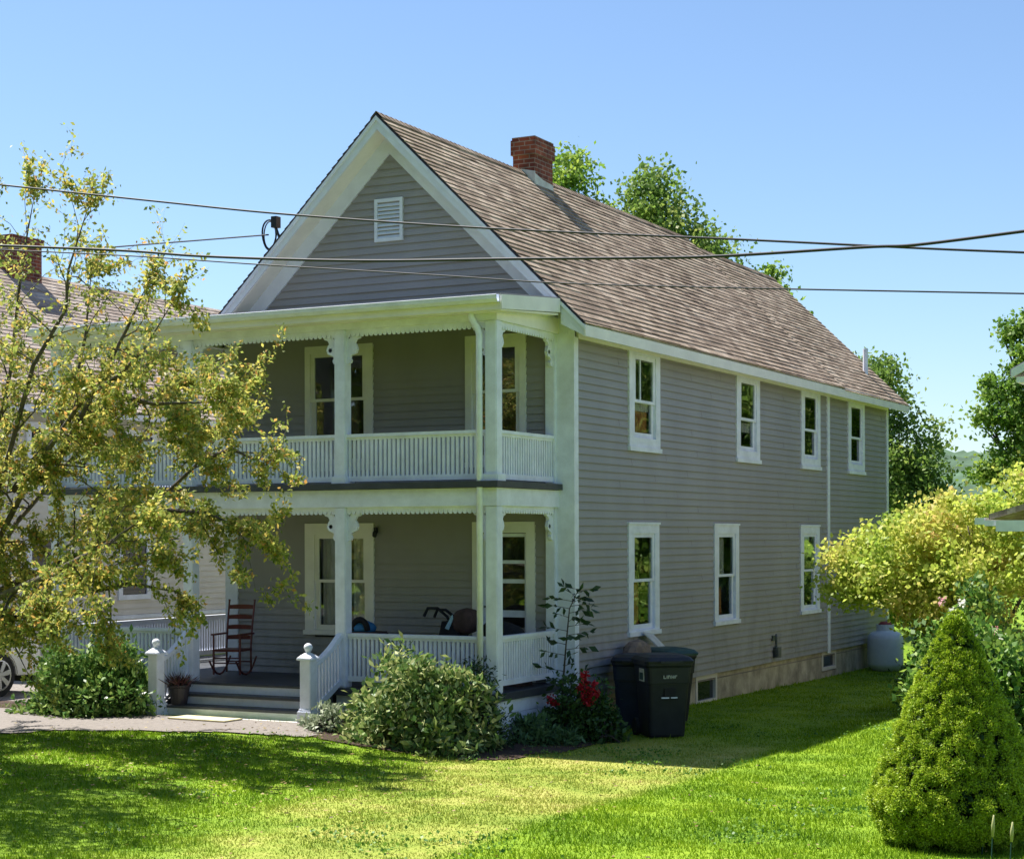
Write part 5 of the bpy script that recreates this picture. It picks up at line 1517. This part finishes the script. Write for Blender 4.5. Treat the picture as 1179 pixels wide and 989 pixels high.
shrub('fern_plant', 'low dark leafy plant at the foot of the rose bush beside the bins', (0.72, -0.62), (0.34, 0.3, 0.42), 40, 24, 0.09, LEAF['rose'], 105, 0.06, aspect=0.25, cat='plant')

# ------------------------------------------------------------------ dwarf spruce
SPX, SPY = 7.17, -7.45
SPZ = zgf(SPX, SPY)
sp_ = thing('dwarf_spruce', 'dense cone-shaped dwarf spruce on the lawn at the right', 'tree', (SPX, SPY, SPZ))
sm = MB(); sm.tube([(SPX, SPY, SPZ - 0.1), (SPX, SPY, SPZ + 1.6)], [0.06, 0.02], 8); sm.build('trunk', MT['bark'], sp_)
rng = np.random.default_rng(110)
H_ = 2.0
prof = lambda t: 0.70 * np.where(t < 0.16, 0.80 + 0.20 * np.sin(np.clip(t / 0.16, 0, 1) * math.pi / 2), np.clip(1 - (t - 0.16) / 0.86, 0, 1) ** 0.86)
nl = 1500
t = 1 - np.sqrt(rng.uniform(0.0, 1, nl)); t = np.clip(t * 1.02, 0.0, 0.985); t[:170] = rng.uniform(0.62, 0.985, 170)
a = rng.uniform(0, 2 * math.pi, nl)
rr = prof(t) * (1 + 0.03 * rng.normal(size=nl) + 0.035 * np.sin(a * 5 + t * 17) * np.sin(t * 31))
cz = SPZ + 0.10 + t * (H_ - 0.10)
C_ = np.stack([SPX + rr * np.cos(a), SPY + rr * np.sin(a), cz], 1)
N_ = np.stack([np.cos(a), np.sin(a), np.full(nl, 0.35)], 1); N_ /= np.linalg.norm(N_, axis=1, keepdims=True)
lump = rng.uniform(0.035, 0.09, nl) * (0.65 + 0.5 * (1 - t))
nn_ = 190
d = rand_unit(rng, nl * nn_).reshape(nl, nn_, 3)
d = d + N_[:, None, :] * 0.9 + np.array([0, 0, 0.25]); d /= np.linalg.norm(d, axis=2, keepdims=True)
P = C_[:, None, :] - N_[:, None, :] * lump[:, None, None] * 0.6 + d * lump[:, None, None] * rng.uniform(0.85, 1.0, (nl, nn_, 1))
V, F = leaf_arrays(rng, P.reshape(-1, 3), 0.024, 0.20, d.reshape(-1, 3), 0.5, 0.02)
np_mesh('foliage', V, F, LEAF['spruce'], sp_)
# dark inner twigs so the cone is not hollow
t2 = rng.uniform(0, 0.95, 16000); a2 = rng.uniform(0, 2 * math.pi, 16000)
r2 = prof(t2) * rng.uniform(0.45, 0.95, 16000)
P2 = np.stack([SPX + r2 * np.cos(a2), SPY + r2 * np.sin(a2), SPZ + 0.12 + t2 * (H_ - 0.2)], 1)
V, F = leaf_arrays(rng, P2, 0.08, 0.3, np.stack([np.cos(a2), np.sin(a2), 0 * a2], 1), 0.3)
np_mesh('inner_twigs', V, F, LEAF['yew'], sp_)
# pale seed spikes near the spruce
for k, (x, y, h_) in enumerate(((7.50, -7.95, 0.30), (7.62, -8.15, 0.36), (7.78, -8.2, 0.32))):
    z0 = zgf(x, y)
    o = thing('flower_spike', 'pale flower spike standing in the grass before the spruce', 'plant', (x, y, z0), 'pale flower spikes by the spruce')
    s = MB(); s.tube([(x, y, z0 - 0.02), (x + 0.01, y, z0 + h_ * 0.55)], [0.006, 0.005], 5); s.build('stem', MT['greenlid'], o)
    s = MB(); s.tube([(x + 0.01, y, z0 + h_ * 0.5), (x + 0.014, y, z0 + h_ * 0.75), (x + 0.02, y, z0 + h_)], [0.012, 0.016, 0.006], 7); s.build('flower_head', LEAF['palespike'], o, smooth=True)

# ------------------------------------------------------------------ grass
def build_grass():
    rng = np.random.default_rng(200)
    near = 640000
    # denser towards the viewer
    X = rng.uniform(-9, 11, near * 2); Y = rng.uniform(-14, 17, near * 2)
    dist = np.hypot(X - CAMLOC.x, Y - CAMLOC.y)
    keep = rng.uniform(0, 1, len(X)) < np.clip((13.5 / dist) ** 1.3, 0.12, 1)
    # inside the view wedge plus a margin
    ang = np.arctan2(-(X - CAMLOC.x), Y - CAMLOC.y) - YAW
    keep &= (np.abs(ang) < 0.36)
    jx, jy = rng.normal(0, 0.07, len(X)), rng.normal(0, 0.07, len(X))
    keep &= ~in_poly(X + jx, Y + jy, WALK) & ~in_poly(X + jx, Y + jy, DRIVE)
    keep &= ~((X > LEFTX) & (X < -0.22) & (Y > -1.95)) & ~((X > -5.4) & (X < -2.7) & (Y > -2.8)) & ~((X < 0.0) & (Y > -0.05))
    X, Y = X[keep], Y[keep]
    print('grass blades', len(X))
    n = len(X)
    tuft = 0.55 + 0.9 * (0.5 + 0.5 * np.sin(X * 3.1 + 1.7 * np.sin(Y * 2.3)) * np.sin(Y * 3.7 + 1.3 * np.sin(X * 2.9)))
    dry = sstep(-3.2, -2.9, -(X + 0.05 * Y)) * sstep(-0.5, 1.5, X + 0.22 * Y + 1.2)
    h = rng.uniform(0.022, 0.055, n) * tuft * (1 - 0.35 * dry)
    h *= 1 + 1.6 * sstep(0.30, 0.02, X) * (Y > 0) * rng.uniform(0.2, 1, n) + 0.9 * (rng.uniform(0, 1, n) < 0.02)
    d = np.stack([rng.normal(0, 0.45, n), rng.normal(0, 0.45, n), np.ones(n)], 1); d /= np.linalg.norm(d, axis=1, keepdims=True)
    a = rng.uniform(0, 2 * math.pi, n)
    w = np.stack([np.cos(a), np.sin(a), np.zeros(n)], 1) * (0.0035 + 0.00022 * np.hypot(X - CAMLOC.x, Y - CAMLOC.y))[:, None] * rng.uniform(0.7, 1.2, (n, 1))
    B = np.stack([X, Y, zg(X, Y) - 0.004], 1)
    V = np.stack([B - w, B + w, B + d * h[:, None]], 1).reshape(-1, 3)
    o = np_mesh('grass', V, np.arange(3 * n).reshape(-1, 3), lawn_mat('grass_blades', True))
    tag(o, 'short bright lawn grass with a dry yellowish strip', 'grass', kind='stuff')


build_grass()


def build_litter():
    rng = np.random.default_rng(400)
    n = 1500
    X = np.concatenate([rng.normal(-1.6, 2.2, n), rng.uniform(-3, 9, 500)]); Y = np.concatenate([rng.normal(-6.5, 1.9, n), rng.uniform(-12, -2.5, 500)])
    ok = ~((X > LEFTX) & (X < -0.22) & (Y > -2.9))
    X, Y = X[ok], Y[ok]
    P = np.stack([X, Y, zg(X, Y) + 0.035], 1)
    o = leaves('leaf_litter', P, 0.05, leafmat('dry_leaf', [(0, (0.10, 0.06, 0.03)), (0.5, (0.28, 0.19, 0.07)), (1, (0.42, 0.34, 0.12))], 0.2), None, 401, aspect=0.3, out=np.tile([0, 0, -0.05], (len(P), 1)), bias=1.0)
    # press the leaves flat
    me = o.data; co = np.empty(len(me.vertices) * 3, np.float32); me.vertices.foreach_get('co', co); co = co.reshape(-1, 4, 3)
    co[:, :, 2] = P[:, None, 2] + (co[:, :, 2] - P[:, None, 2]) * 0.3
    me.vertices.foreach_set('co', co.ravel()); me.update()
    tag(o, 'scattered dry fallen leaves lying on the lawn', 'fallen leaves', kind='stuff')
    # broad-leaved weeds in patches
    cx, cy = rng.uniform(-4, 10, 90), rng.uniform(-12, 3, 90)
    P = np.stack([np.repeat(cx, 60) + rng.normal(0, 0.16, 5400), np.repeat(cy, 60) + rng.normal(0, 0.16, 5400)], 1)
    ok = ~((P[:, 0] < 0.4) & (P[:, 1] > -3.2)) & ~in_poly(P[:, 0], P[:, 1], WALK)
    P = P[ok]
    P = np.concatenate([P, (zg(P[:, 0], P[:, 1]) + rng.uniform(0.02, 0.06, len(P)))[:, None]], 1)
    o = leaves('lawn_weeds', P, 0.035, leafmat('clover', [(0, (0.06, 0.16, 0.02)), (1, (0.20, 0.34, 0.05))], 0.3), None, 402, aspect=0.4)
    tag(o, 'small patches of clover and weeds among the grass', 'weeds', kind='stuff')


build_litter()
